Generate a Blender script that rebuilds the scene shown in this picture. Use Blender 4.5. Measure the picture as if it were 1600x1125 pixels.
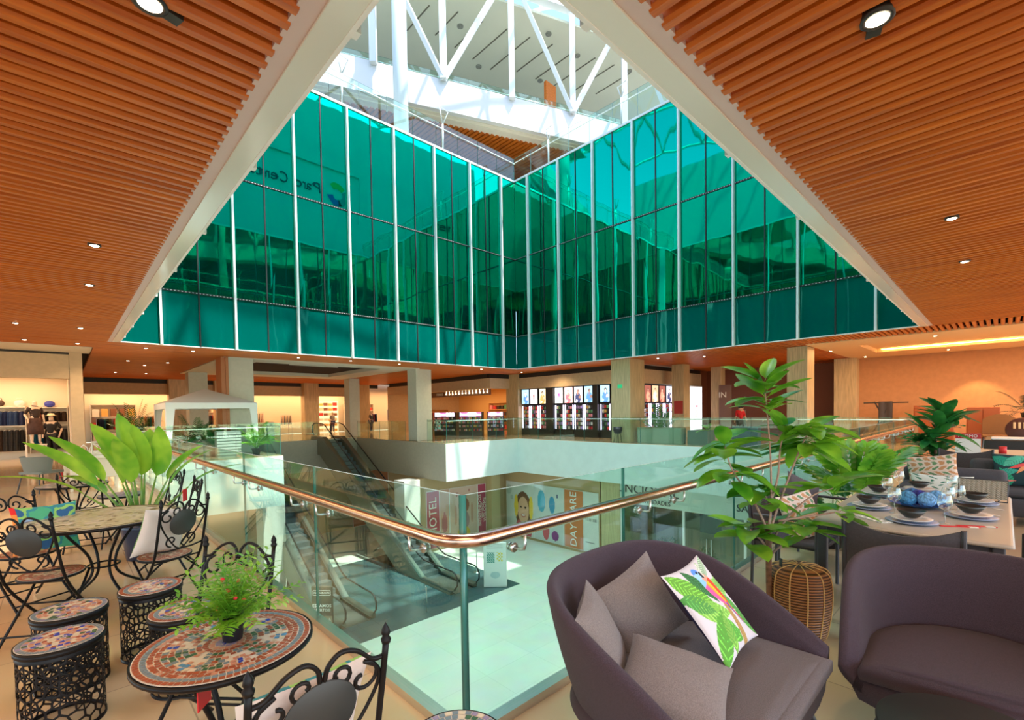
import bpy, bmesh, math, random
from math import sin, cos, pi, radians as R, sqrt, atan2
from mathutils import Vector, Matrix, Euler
random.seed(7)
for o in list(bpy.data.objects): bpy.data.objects.remove(o)
S = bpy.context.scene
C = S.collection
# ------------------------------------------------------------------ camera
EYE = Vector((-1.3643, -1.7811, 1.6))
yaw, pit, rol = 0.7624, -0.0282, -0.0157
FW = Vector((sin(yaw)*cos(pit), cos(yaw)*cos(pit), sin(pit)))
RT = Vector((cos(yaw), -sin(yaw), 0)); UP = RT.cross(FW)
r2 = RT*cos(rol)+UP*sin(rol); u2 = UP*cos(rol)-RT*sin(rol)
cd = bpy.data.cameras.new('camera'); cam = bpy.data.objects.new('camera', cd); C.objects.link(cam)
cd.sensor_width = 36; cd.lens = 36*733.43/1600; cd.shift_y = (662.44-562.5)/1600
cd.clip_start = 0.05; cd.clip_end = 500
m = Matrix(((r2.x, u2.x, -FW.x, EYE.x), (r2.y, u2.y, -FW.y, EYE.y), (r2.z, u2.z, -FW.z, EYE.z), (0, 0, 0, 1)))
cam.matrix_world = m
S.camera = cam
# ------------------------------------------------------------------ world, sun, exposure
S.view_settings.view_transform = 'Standard'; S.view_settings.look = 'None'
S.view_settings.gamma = 1; S.view_settings.use_curve_mapping = False
S.view_settings.exposure = 0.12
W = bpy.data.worlds.new('sky'); S.world = W; W.use_nodes = True
wn = W.node_tree; wn.nodes.clear()
sk = wn.nodes.new('ShaderNodeTexSky'); sk.sky_type = 'NISHITA'; sk.sun_disc = False
sk.sun_elevation = R(50); sk.sun_rotation = R(170); sk.air_density = 1.0; sk.dust_density = .6; sk.ozone_density = 1.2
bg = wn.nodes.new('ShaderNodeBackground'); bg.inputs[1].default_value = 0.62
wo = wn.nodes.new('ShaderNodeOutputWorld')
wn.links.new(sk.outputs[0], bg.inputs[0]); wn.links.new(bg.outputs[0], wo.inputs[0])
sd = bpy.data.lights.new('sun', 'SUN'); sd.energy = 9.0; sd.angle = R(.6); sd.color = (1, .97, .9)
sun = bpy.data.objects.new('sun', sd); C.objects.link(sun)
sun.rotation_euler = Vector((.12, -.42, .88)).to_track_quat('Z', 'Y').to_euler()
def area(name, loc, size, power, color=(1, .72, .45), rot=(0, 0, 0), sy=None):
    l = bpy.data.lights.new(name, 'AREA'); l.energy = power; l.color = color; l.size = size
    if sy: l.shape = 'RECTANGLE'; l.size_y = sy
    o = bpy.data.objects.new(name, l); C.objects.link(o); o.location = loc; o.rotation_euler = rot
    return o
WARM = (1, .66, .36)
# soft warm areas standing in for this floor's rows of ceiling luminaires
area('ceiling_fill_near', (-2.6, -3.0, 3.85), 3.5, 130, (1, .74, .50), sy=3.5)  # warm fill added behind the camera, in place of unseen downlights
area('ceiling_light_left', (-4, 6, 3.85), 3, 280, WARM, sy=12)
area('ceiling_light_left_far', (-6, 14.5, 3.85), 4, 200, WARM, sy=6)
area('ceiling_light_right', (6, -4.5, 3.85), 10, 190, (1, .72, .46), sy=3)
area('ceiling_light_right_far', (16, -4, 3.85), 8, 170, WARM, sy=5)
area('cove_light', (23.5, -1.5, 3.9), 6, 380, (1, .58, .26), sy=10)
def soft_spot(name, loc, power, color=WARM, ang=150):
    l = bpy.data.lights.new(name, 'SPOT'); l.energy = power; l.color = color; l.spot_size = R(ang); l.spot_blend = 1; l.shadow_soft_size = .05
    o = bpy.data.objects.new(name, l); C.objects.link(o); o.location = loc; return o
for q in ((-.5, 20.5), (.9, 26.5), (2.2, 31), (8, 32.5), (15, 20), (15.5, 26), (19.3, 16.5), (19.4, 11.8), (24.5, 7.5), (13, 33)): soft_spot('ceiling_spot', (q[0], q[1], 3.93), 260)
area('shop_light_left', (-5, 23.7, 3.25), 7, 210, (1, .62, .34), sy=2)
area('shop_light_back', (8, 37.3, 3.3), 17, 520, (1, .60, .30), sy=1.8)
area('shop_light_back_right', (21, 36.3, 3.6), 6, 300, (1, .55, .26), sy=3)
area('shop_light_kiosk', (22, 27, 3.3), 5, 340, (1, .60, .28), sy=8)
lg = area('void_fill_light', (8.8, 8.8, 22.5), 15, 1300, (.86, .97, 1), sy=15); lg.data.spread = R(70)  # added soft fill below the gridshell, brightens the void and lower floor
area('lower_light', (19.5, 17, -2.2), 2, 60, (1, .6, .3), sy=2)
# ------------------------------------------------------------------ helpers
class MB:
    def __init__(s): s.v = []; s.f = []; s.mi = []; s.sm = []; s.M = Matrix(); s.cur = 0; s.smooth = False; s.col = None; s.cols = []
    def add(s, vs, fs, col=None):
        b = len(s.v); M = s.M
        s.v += [tuple(M @ Vector(p)) for p in vs]
        for f in fs: s.f.append(tuple(b+i for i in f)); s.mi.append(s.cur); s.sm.append(s.smooth); s.cols.append(col or s.col)
    def box(s, x0, x1, y0, y1, z0, z1):
        s.add([(x0,y0,z0),(x1,y0,z0),(x1,y1,z0),(x0,y1,z0),(x0,y0,z1),(x1,y0,z1),(x1,y1,z1),(x0,y1,z1)],
              [(0,3,2,1),(4,5,6,7),(0,1,5,4),(1,2,6,5),(2,3,7,6),(3,0,4,7)]); return s
    def cbox(s, c, d, rz=0, c2=.0):  # centre box rotated about z
        M0 = s.M; s.M = M0 @ Matrix.Translation(c) @ Matrix.Rotation(rz, 4, 'Z')
        s.box(-d[0]/2, d[0]/2, -d[1]/2, d[1]/2, -d[2]/2, d[2]/2); s.M = M0; return s
    def rbox(s, x0, x1, y0, y1, z0, z1, r=.02, n=3):  # rounded (vertical edges + soft top) box
        pts = []
        for cx, cy, a0 in ((x1-r, y1-r, 0), (x0+r, y1-r, pi/2), (x0+r, y0+r, pi), (x1-r, y0+r, 3*pi/2)):
            for i in range(n+1): a = a0+i*pi/2/n; pts.append((cx+r*cos(a), cy+r*sin(a)))
        cx, cy = (x0+x1)/2, (y0+y1)/2; N = len(pts); rows = []
        prof = [(0, r), (0, z0*0)]
        lv = [(r, z0), (0, z0+r*.8), (0, z1-r)] + [(r*(1-cos(t)), z1-r+r*sin(t)) for t in (pi/6, pi/3, pi/2)]
        vs = []
        for ins, z in lv:
            kx = 1-ins/((x1-x0)/2); ky = 1-ins/((y1-y0)/2)
            vs += [(cx+(p[0]-cx)*kx, cy+(p[1]-cy)*ky, z) for p in pts]
        fs = []
        for k in range(len(lv)-1):
            for i in range(N): j = (i+1) % N; fs.append((k*N+i, k*N+j, (k+1)*N+j, (k+1)*N+i))
        fs.append(tuple(range(N-1, -1, -1))); fs.append(tuple((len(lv)-1)*N+i for i in range(N)))
        s.add(vs, fs); return s
    def quad(s, a, b, c, d): s.add([a, b, c, d], [(0, 1, 2, 3)]); return s
    def lathe(s, prof, n=24, c=(0, 0, 0), ang=2*pi, sx=1, sy=1, cap=True):
        vs = []; fs = []; k = len(prof)
        for i in range(n):
            a = ang*i/n
            for r_, z in prof: vs.append((c[0]+r_*cos(a)*sx, c[1]+r_*sin(a)*sy, c[2]+z))
        for i in range(n):
            j = (i+1) % n
            for q in range(k-1): fs.append((i*k+q, j*k+q, j*k+q+1, i*k+q+1))
        if cap and prof[0][0] > 1e-4: fs.append(tuple(i*k for i in range(n-1, -1, -1)))
        if cap and prof[-1][0] > 1e-4: fs.append(tuple(i*k+k-1 for i in range(n)))
        s.add(vs, fs); return s
    def cyl(s, p, q, r, r2=None, n=10): return s.tube([p, q], [r, r if r2 is None else r2], n)
    def tube(s, pts, r, n=8, closed=False, flat=1.0):
        pts = [Vector(p) for p in pts]; K = len(pts)
        rr = r if isinstance(r, (list, tuple)) else [r]*K
        vs = []; prev = None
        for i, p in enumerate(pts):
            if closed: t = pts[(i+1) % K]-pts[i-1]
            else: t = pts[min(i+1, K-1)]-pts[max(i-1, 0)]
            if t.length < 1e-9: t = Vector((0, 0, 1))
            t.normalize()
            if prev is None:
                up = Vector((0, 0, 1)) if abs(t.z) < .95 else Vector((1, 0, 0))
                a = t.cross(up).normalized()
            else:
                a = (prev-t*prev.dot(t))
                a = a.normalized() if a.length > 1e-6 else t.orthogonal().normalized()
            b = t.cross(a); prev = a
            for j in range(n):
                th = 2*pi*j/n; vs.append(p+a*cos(th)*rr[i]+b*sin(th)*rr[i]*flat)
        fs = []
        for i in range(K if closed else K-1):
            i2 = (i+1) % K
            for j in range(n): j2 = (j+1) % n; fs.append((i*n+j, i2*n+j, i2*n+j2, i*n+j2))
        if not closed: fs.append(tuple(range(n))); fs.append(tuple((K-1)*n+j for j in range(n-1, -1, -1)))
        s.add(vs, fs); return s
    def sphere(s, c, r, n=12, m=8, sz=1, sx=1, sy=1):
        prof = [(r*sin(pi*i/m), -r*cos(pi*i/m)*sz) for i in range(m+1)]
        prof[0] = (0, prof[0][1]); prof[-1] = (0, prof[-1][1])
        return s.lathe(prof, n, c, sx=sx, sy=sy)
    def grid(s, nu, nv, fn, colf=None):
        vs = [fn(i/nu, j/nv) for j in range(nv+1) for i in range(nu+1)]
        b = len(s.v); M = s.M; s.v += [tuple(M @ Vector(p)) for p in vs]
        for j in range(nv):
            for i in range(nu):
                a = j*(nu+1)+i; s.f.append((b+a, b+a+1, b+a+nu+2, b+a+nu+1)); s.mi.append(s.cur); s.sm.append(s.smooth)
                s.cols.append(colf((i+.5)/nu, (j+.5)/nv) if colf else s.col)
        return s
    def ngon(s, pts): s.add(pts, [tuple(range(len(pts)))]); return s
    def prism(s, pts2, z0, z1):
        n = len(pts2); s.add([(x, y, z0) for x, y in pts2]+[(x, y, z1) for x, y in pts2],
            [tuple(range(n-1, -1, -1)), tuple(range(n, 2*n))]+[(i, (i+1) % n, n+(i+1) % n, n+i) for i in range(n)]); return s
    def build(s, name, mats, parent=None, loc=None, rz=0, label=None, **kw):
        me = bpy.data.meshes.new(name); me.from_pydata(s.v, [], s.f)
        if not isinstance(mats, (list, tuple)): mats = [mats]
        for m_ in mats: me.materials.append(m_)
        me.polygons.foreach_set('material_index', s.mi); me.polygons.foreach_set('use_smooth', s.sm)
        if any(c is not None for c in s.cols):
            ca = me.color_attributes.new('Col', 'FLOAT_COLOR', 'CORNER'); data = []
            for f, c in zip(s.f, s.cols):
                c = c or (1, 1, 1)
                data += [c[0], c[1], c[2], 1.0]*len(f)
            ca.data.foreach_set('color', data)
        me.validate(); me.update()
        o = bpy.data.objects.new(name, me); C.objects.link(o)
        if loc: o.location = loc
        o.rotation_euler = (0, 0, rz)
        if parent: o.parent = parent
        if label: o['label'] = label
        for k, v in kw.items(): o[k] = v
        return o
def smooth(mb=None): m_ = MB(); m_.smooth = True; return m_
def tag(o, label, cat, group=None):
    o['label'] = label; o['category'] = cat
    if group: o['group'] = group
    return o
def thing(name, label, cat, loc=(0, 0, 0), rz=0, group=None):
    o = bpy.data.objects.new(name, None); C.objects.link(o); o.location = loc; o.rotation_euler = (0, 0, rz)
    o.empty_display_size = .1
    return tag(o, label, cat, group)
def kids(o): return [c for c in bpy.data.objects if c.parent == o]
def dup(o, loc=None, rz=None, label=None, parent=None, scale=None):
    c = o.copy(); C.objects.link(c); c.parent = parent
    if loc is not None: c.location = loc
    if rz is not None: c.rotation_euler = (o.rotation_euler.x if parent is None else 0, o.rotation_euler.y if parent is None else 0, rz)
    if label: c['label'] = label
    if scale: c.scale = (scale,)*3 if not isinstance(scale, tuple) else scale
    for ch in kids(o): dup(ch, parent=c)
    return c
def struct(name, mb, m_, **kw):
    return mb.build(name, m_, kind='structure', **kw)
def bez(p0, p1, p2, p3, n=8):
    return [tuple((1-t)**3*a+3*(1-t)**2*t*b+3*(1-t)*t*t*c+t**3*d for a, b, c, d in zip(p0, p1, p2, p3)) for t in [i/n for i in range(n+1)]]
def spline(pts, k=6):  # Catmull-Rom
    P = [Vector(p) for p in pts]; out = []
    for i in range(len(P)-1):
        a = P[i-1] if i else P[0]*2-P[1]; b = P[i]; c = P[i+1]; d = P[i+2] if i+2 < len(P) else P[-1]*2-P[-2]
        for q in range(k):
            t = q/k; out.append(.5*((2*b)+(c-a)*t+(2*a-5*b+4*c-d)*t*t+(3*b-a-3*c+d)*t**3))
    out.append(P[-1]); return out
def text_mesh(name, s, size, mat_, loc, rot, parent=None, ext=.01, align='CENTER', bold=False, sx=1, **kw):
    cu = bpy.data.curves.new(name, 'FONT'); cu.body = s; cu.size = size; cu.extrude = ext; cu.align_x = align; cu.align_y = 'CENTER'; cu.resolution_u = 2
    if bold: cu.offset = size*.018
    t = bpy.data.objects.new(name, cu); C.objects.link(t)
    bpy.context.view_layer.update()
    me = bpy.data.meshes.new_from_object(t.evaluated_get(bpy.context.evaluated_depsgraph_get()))
    bpy.data.objects.remove(t)
    me.materials.clear(); me.materials.append(mat_)
    o = bpy.data.objects.new(name, me); C.objects.link(o); o.location = loc; o.rotation_euler = rot; o.scale = (sx, 1, 1)
    if parent: o.parent = parent
    for k, v in kw.items(): o[k] = v
    return o
# ------------------------------------------------------------------ materials
def mat(name, col=(.8, .8, .8), rough=.5, metal=0, spec=.5, emit=None, es=1, noise=0, nscale=8, bump=0, bscale=60, stretch=None, coat=0, sheen=0, attr=False, sss=0, alpha=None):
    m_ = bpy.data.materials.new(name); m_.use_nodes = True; nt = m_.node_tree; b = nt.nodes['Principled BSDF']
    b.inputs['Base Color'].default_value = (*col, 1); b.inputs['Roughness'].default_value = rough; b.inputs['Metallic'].default_value = metal
    b.inputs['Specular IOR Level'].default_value = spec
    if coat: b.inputs['Coat Weight'].default_value = coat; b.inputs['Coat Roughness'].default_value = .08
    if sheen: b.inputs['Sheen Weight'].default_value = sheen
    if emit: b.inputs['Emission Color'].default_value = (*emit, 1); b.inputs['Emission Strength'].default_value = es
    if attr:
        a = nt.nodes.new('ShaderNodeVertexColor'); a.layer_name = 'Col'; nt.links.new(a.outputs[0], b.inputs['Base Color'])
        if es and emit: nt.links.new(a.outputs[0], b.inputs['Emission Color'])
    if noise or bump:
        tc = nt.nodes.new('ShaderNodeTexCoord'); mp = nt.nodes.new('ShaderNodeMapping'); nt.links.new(tc.outputs['Object'], mp.inputs[0])
        if stretch: mp.inputs['Scale'].default_value = stretch
    if noise:
        nz = nt.nodes.new('ShaderNodeTexNoise'); nz.inputs['Scale'].default_value = nscale; nz.inputs['Detail'].default_value = 5
        nt.links.new(mp.outputs[0], nz.inputs[0])
        mx = nt.nodes.new('ShaderNodeMix'); mx.data_type = 'RGBA'
        mx.inputs[6].default_value = (*[c*(1-noise) for c in col], 1); mx.inputs[7].default_value = (*[min(1, c*(1+noise)) for c in col], 1)
        cr = nt.nodes.new('ShaderNodeMapRange'); cr.inputs[1].default_value = .35; cr.inputs[2].default_value = .65
        nt.links.new(nz.outputs[0], cr.inputs[0]); nt.links.new(cr.outputs[0], mx.inputs[0])
        nt.links.new(mx.outputs[2], b.inputs['Base Color'])
    if bump:
        n2 = nt.nodes.new('ShaderNodeTexNoise'); n2.inputs['Scale'].default_value = bscale; n2.inputs['Detail'].default_value = 3
        nt.links.new(mp.outputs[0], n2.inputs[0]); bp = nt.nodes.new('ShaderNodeBump'); bp.inputs['Strength'].default_value = bump; bp.inputs['Distance'].default_value = .01
        nt.links.new(n2.outputs[0], bp.inputs['Height']); nt.links.new(bp.outputs[0], b.inputs['Normal'])
    return m_
def glass(name, tint=(.80, .95, .89), refl=1.0):
    """clear tinted glass: Schlick reflection, same from both sides"""
    m_ = bpy.data.materials.new(name); m_.use_nodes = True; nt = m_.node_tree; nt.nodes.clear(); L = nt.links.new
    tr = nt.nodes.new('ShaderNodeBsdfTransparent'); tr.inputs[0].default_value = (*tint, 1)
    gl = nt.nodes.new('ShaderNodeBsdfGlossy'); gl.inputs['Roughness'].default_value = .0; gl.inputs[0].default_value = (.9, 1, .96, 1)
    ge = nt.nodes.new('ShaderNodeNewGeometry'); dt = nt.nodes.new('ShaderNodeVectorMath'); dt.operation = 'DOT_PRODUCT'
    L(ge.outputs['Incoming'], dt.inputs[0]); L(ge.outputs['Normal'], dt.inputs[1])
    def mt(op, a, b=None):
        n = nt.nodes.new('ShaderNodeMath'); n.operation = op
        for i, q in enumerate((a, b)):
            if q is None: continue
            if isinstance(q, (int, float)): n.inputs[i].default_value = q
            else: L(q, n.inputs[i])
        return n.outputs[0]
    c = mt('ABSOLUTE', dt.outputs['Value']); f = mt('POWER', mt('SUBTRACT', 1.0, c), 5); f = mt('ADD', mt('MULTIPLY', f, .96), .04); f = mt('MULTIPLY', f, refl)
    mx = nt.nodes.new('ShaderNodeMixShader'); out = nt.nodes.new('ShaderNodeOutputMaterial')
    L(f, mx.inputs[0]); L(tr.outputs[0], mx.inputs[1]); L(gl.outputs[0], mx.inputs[2]); L(mx.outputs[0], out.inputs[0])
    return m_
def tiles(name, c1, c2, sx, sy, rough=.12, gap=(.5, .48, .42), rot=0, spec=.5, mort=.004):
    m_ = bpy.data.materials.new(name); m_.use_nodes = True; nt = m_.node_tree; b = nt.nodes['Principled BSDF']
    tc = nt.nodes.new('ShaderNodeTexCoord'); mp = nt.nodes.new('ShaderNodeMapping'); mp.inputs['Rotation'].default_value = (0, 0, rot)
    br = nt.nodes.new('ShaderNodeTexBrick'); br.offset = 0; br.inputs['Scale'].default_value = 1; br.inputs['Brick Width'].default_value = sx; br.inputs['Row Height'].default_value = sy
    br.inputs['Mortar Size'].default_value = mort; br.inputs['Color1'].default_value = (*c1, 1); br.inputs['Color2'].default_value = (*c2, 1); br.inputs['Mortar'].default_value = (*gap, 1)
    nz = nt.nodes.new('ShaderNodeTexNoise'); nz.inputs['Scale'].default_value = 1.3; nz.inputs['Detail'].default_value = 6
    mx = nt.nodes.new('ShaderNodeMix'); mx.data_type = 'RGBA'; mx.blend_type = 'MULTIPLY'; mx.inputs[0].default_value = .25
    nt.links.new(tc.outputs['Object'], mp.inputs[0]); nt.links.new(mp.outputs[0], br.inputs[0]); nt.links.new(tc.outputs['Object'], nz.inputs[0])
    nt.links.new(br.outputs[0], mx.inputs[6]); nt.links.new(nz.outputs[1], mx.inputs[7]); nt.links.new(mx.outputs[2], b.inputs['Base Color'])
    b.inputs['Roughness'].default_value = rough; b.inputs['Specular IOR Level'].default_value = spec
    return m_
WHITE = mat('white_paint', (.80, .82, .80), .45)
PLASTER = mat('cream_plaster', (.62, .60, .50), .8, noise=.04, nscale=3)
FASC = mat('slab_fascia_plaster', (.60, .74, .68), .55, noise=.03, nscale=2)
TAN = mat('beige_plaster', (.56, .44, .29), .8, noise=.05, nscale=6)
TRAV = mat('travertine', (.55, .42, .24), .35, noise=.18, nscale=2.5, stretch=(9, 9, .6))
ORANGE = mat('terracotta_wall', (.50, .25, .12), .8, noise=.05, nscale=5)
DARKM = mat('dark_gasket', (.02, .025, .025), .4)
BLACK = mat('black_metal', (.015, .015, .016), .4, spec=.5)
STEEL = mat('brushed_steel', (.62, .62, .60), .28, metal=1)
WHITEM = mat('white_steel', (.86, .88, .87), .3)
# ================================================================== structure
VW = 17.66; HC = 3.99; MOD = 1.1055; Z1, Z2, Z3 = 5.85, 10.24, 14.62
WOOD = bpy.data.materials.new('orange_slat_wood'); WOOD.use_nodes = True
def wood_nodes(m_, c1, c2, axis_scale, rough=.35, spec=.4):
    nt = m_.node_tree; b = nt.nodes['Principled BSDF']; tc = nt.nodes.new('ShaderNodeTexCoord'); mp = nt.nodes.new('ShaderNodeMapping')
    mp.inputs['Scale'].default_value = axis_scale
    nz = nt.nodes.new('ShaderNodeTexNoise'); nz.inputs['Scale'].default_value = 6; nz.inputs['Detail'].default_value = 6; nz.inputs['Roughness'].default_value = .65
    cr = nt.nodes.new('ShaderNodeValToRGB'); cr.color_ramp.elements[0].position = .3; cr.color_ramp.elements[0].color = (*c1, 1)
    cr.color_ramp.elements[1].position = .7; cr.color_ramp.elements[1].color = (*c2, 1)
    nt.links.new(tc.outputs['Object'], mp.inputs[0]); nt.links.new(mp.outputs[0], nz.inputs[0]); nt.links.new(nz.outputs[0], cr.inputs[0]); nt.links.new(cr.outputs[0], b.inputs['Base Color'])
    b.inputs['Roughness'].default_value = rough; b.inputs['Specular IOR Level'].default_value = spec
WOODX = WOOD; wood_nodes(WOODX, (.38, .075, .007), (.68, .19, .018), (.12, 2.2, 2.2))
WOODY = bpy.data.materials.new('orange_slat_wood_cross'); WOODY.use_nodes = True; wood_nodes(WOODY, (.38, .075, .007), (.68, .19, .018), (2.2, .12, 2.2))
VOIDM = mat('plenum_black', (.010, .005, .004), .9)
FLOORM = tiles('polished_beige_tile', (.66, .47, .27), (.72, .53, .31), .9, .9, rough=.10, gap=(.45, .33, .20), spec=.6)
FLOOR2 = tiles('lower_floor_tile', (.68, .76, .64), (.73, .80, .68), 1.8, 1.2, rough=.22, gap=(.46, .55, .46), spec=.5)
MATM = tiles('dark_grey_floor_tile', (.045, .095, .10), (.055, .11, .115), .6, .6, rough=.2, gap=(.03, .06, .065))
PINK = mat('reveal_board', (.66, .52, .50), .5)
TRIMW = mat('polished_white_trim', (.74, .76, .70), .12, spec=.7)
# teal curtain-wall glass
def teal(name, base, tint, fac, wob=.02):
    m_ = bpy.data.materials.new(name); m_.use_nodes = True; nt = m_.node_tree; nt.nodes.clear()
    df = nt.nodes.new('ShaderNodeBsdfDiffuse'); df.inputs[0].default_value = (*base, 1)
    gl = nt.nodes.new('ShaderNodeBsdfGlossy'); gl.inputs[0].default_value = (*tint, 1); gl.inputs['Roughness'].default_value = .02
    tc = nt.nodes.new('ShaderNodeTexCoord'); mp = nt.nodes.new('ShaderNodeMapping'); mp.inputs['Scale'].default_value = (1, 1, .22)
    nz = nt.nodes.new('ShaderNodeTexNoise'); nz.inputs['Scale'].default_value = .9; nz.inputs['Detail'].default_value = 1
    bp = nt.nodes.new('ShaderNodeBump'); bp.inputs['Strength'].default_value = wob; bp.inputs['Distance'].default_value = 1
    nt.links.new(tc.outputs['Object'], mp.inputs[0]); nt.links.new(mp.outputs[0], nz.inputs[0]); nt.links.new(nz.outputs[0], bp.inputs['Height']); nt.links.new(bp.outputs[0], gl.inputs['Normal'])
    lw = nt.nodes.new('ShaderNodeLayerWeight'); lw.inputs[0].default_value = .25
    mr = nt.nodes.new('ShaderNodeMapRange'); mr.inputs[3].default_value = fac; mr.inputs[4].default_value = min(1, fac+.45)
    mx = nt.nodes.new('ShaderNodeMixShader'); out = nt.nodes.new('ShaderNodeOutputMaterial')
    nt.links.new(lw.outputs['Fresnel'], mr.inputs[0]); nt.links.new(mr.outputs[0], mx.inputs[0]); nt.links.new(df.outputs[0], mx.inputs[1]); nt.links.new(gl.outputs[0], mx.inputs[2]); nt.links.new(mx.outputs[0], out.inputs[0])
    return m_
TEAL = teal('teal_reflective_glass', (.0, .030, .024), (.0, .60, .36), .60, .009)
TEAL2 = teal('teal_spandrel_glass', (.0, .115, .095), (.15, .75, .60), .14, .02)
RGLASS = glass('clear_railing_glass', (.86, .965, .92), .9)
FGLASS = glass('far_railing_glass', (.86, .96, .92), 1.0)
GEDGE = mat('green_glass_edge', (.04, .20, .17), .15)
GEDGE_L = mat('pale_glass_edge', (.70, .88, .80), .15)

# floors -----------------------------------------------------------
f = MB()
for a in ((-14, 0, -8, VW), (0, 34, -8, 0), (VW, 34, 0, VW), (-14, 4.8, VW, 38), (12.55, 34, VW, 38), (4.8, 12.55, 27.6, 38)): f.box(a[0], a[1], a[2], a[3], -.08, 0)
struct('floor', f, FLOORM)
f = MB(); f.box(-8, 34, -6, 38, -6.1, -6); struct('floor_lower', f, FLOOR2)
f = MB(); f.box(4.2, 12.9, 12.8, 21, -6.0, -5.99); struct('trim_7', f, MATM)
# slab edges
f = MB()
f.box(0, 4.8, VW-.02, VW+.3, -1.95, -.02); f.box(12.55, VW+.3, VW-.02, VW+.3, -1.95, -.02); f.box(VW-.02, VW+.3, -.3, VW+.3, -1.95, -.02)
f.box(-.3, .02, -.3, VW, -1.95, -.02); f.box(0, VW, -.3, .02, -1.95, -.02)
struct('wall_slab_edge', f, FASC)
f = MB(); f.box(12.53, 12.85, VW+.0, 27.6, -1.95, -.02); f.box(4.6, 4.82, VW+.3, 27.6, -1.95, -.02); f.box(4.8, 12.55, 27.58, 27.8, -1.95, -.02)
struct('wall_bay_edge', f, mat('bay_fascia_plaster', (.50, .45, .35), .7, noise=.04))
f = MB()
f.box(-14, 4.6, VW+.3, 38, -1.98, -1.9); f.box(12.85, 34, VW+.3, 38, -1.98, -1.9); f.box(VW+.3, 34, -8, VW+.3, -1.98, -1.9); f.box(4.6, 12.85, 27.8, 38, -1.98, -1.9)
f.box(-14, -.3, -8, VW+.3, -1.98, -1.9); f.box(-.3, VW+.3, -8, -.3, -1.98, -1.9)
struct('ceiling_lower', f, mat('lower_soffit', (.42, .34, .20), .7))
# slatted ceiling ---------------------------------------------------
PITCH, SW, SH = .15, .096, .15
def slat(mb, a0, a1, c, along):
    pr = [(-SW/2, HC+SH), (-SW/2, HC+.025), (-SW/2+.02, HC), (SW/2-.02, HC), (SW/2, HC+.025), (SW/2, HC+SH)]
    vs = []
    for t in (a0, a1):
        for q, z in pr: vs.append((t, c+q, z) if along == 'X' else (c+q, t, z))
    n = 6; fs = [tuple(range(n)), tuple(range(2*n-1, n-1, -1))]+[(i, i+n, i+1+n, i+1) for i in range(n-1)]
    mb.add(vs, fs)
RV = .28
left = MB(); y = -7.4
while y < VW+RV-.02: left.cur = 0; slat(left, -13.5, -RV, y, 'X'); y += PITCH
struct('ceiling_slats_left', left, WOODX)
rt = MB(); x = -.2
while x < VW+RV: slat(rt, -7.4, -RV, x, 'Y'); x += PITCH
struct('ceiling_slats_near', rt, WOODY)
bk = MB(); y = VW+RV+.08
while y < 36:
    xl = -13.5 if y < 19.75 else -.55
    if 20.2 < y < 30.25: slat(bk, xl, 3.42, y, 'X'); slat(bk, 12.83, 33 if y < 21 else 18.4, y, 'X')
    else: slat(bk, xl, 33 if y < 21 else 18.4, y, 'X')
    y += PITCH
struct('ceiling_slats_back', bk, WOODX)
bk = MB(); y = -7.3
while y < VW+RV-.02:
    x1 = 19.55 if y < 3.55 else 33.5
    slat(bk, VW+RV, x1, y, 'X'); y += PITCH
struct('ceiling_slats_right', bk, WOODX)
f = MB()
z0, z1 = HC+.17, HC+.24
f.box(-14, -.3, -8, 38, z0, z1); f.box(-.3, 34, -8, -.3, z0, z1); f.box(VW+.3, 34, -.3, 38, z0, z1); f.box(-.3, VW+.3, VW+.3, 38, z0, z1)
struct('ceiling_plenum', f, VOIDM)
# opening reveal: pinkish board, polished trim, dark gasket
def ring(mb, i, o, z0, z1):
    mb.box(-o, VW+o, -o, -i, z0, z1); mb.box(-o, VW+o, VW+i, VW+o, z0, z1); mb.box(-o, -i, -i, VW+i, z0, z1); mb.box(VW+i, VW+o, -i, VW+i, z0, z1)
f = MB(); ring(f, .17, .30, HC+.012, HC+.05); struct('trim_1', f, PINK)
f = MB(); ring(f, .03, .175, HC-.005, HC+.3); ring(f, .0, .03, HC-.005, HC+.012); struct('trim_2', f, TRIMW)
f = MB(); f.box(0, .035, 0, VW, HC+.01, HC+.2); f.box(.035, VW, 0, .035, HC+.01, HC+.2); struct('trim_3', f, DARKM)
# white gypsum ceilings
GYP = mat('gypsum_white', (.74, .70, .58), .6)
f = MB()
f.box(-14, -.58, 19.8, 21.9, HC-.01, HC+.1)
f.box(3.45, 12.8, 20.3, 21.6, HC-.02, HC+.1); f.box(3.45, 12.8, 28.6, 30.2, HC-.02, HC+.1); f.box(3.45, 5.0, 21.6, 28.6, HC-.02, HC+.1); f.box(11.2, 12.8, 21.6, 28.6, HC-.02, HC+.1)
f.box(5.0, 11.2, 21.6, 28.6, HC+.28, HC+.33)
f.box(5, 11.2, 21.58, 21.62, HC-.02, HC+.3); f.box(5, 11.2, 28.58, 28.62, HC-.02, HC+.3); f.box(4.98, 5.02, 21.6, 28.6, HC-.02, HC+.3); f.box(11.18, 11.22, 21.6, 28.6, HC-.02, HC+.3)
f.box(7, 9.5, 23.2, 23.3, HC+.1, HC+.3)
f.box(-14, -.9, 21.9, 38, 3.3, 3.36)
struct('ceiling_gypsum', f, GYP)
PEACH = mat('warm_gypsum', (.80, .55, .30), .7)
f = MB()
f.box(19.55, 21.6, -8, 3.55, HC-.02, HC+.06); f.box(25.3, 34, -8, 3.55, HC-.02, HC+.06); f.box(21.6, 25.3, 2.2, 3.55, HC-.02, HC+.06)
f.box(21.6, 25.3, -8, 2.2, HC+.13, HC+.16)
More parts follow.
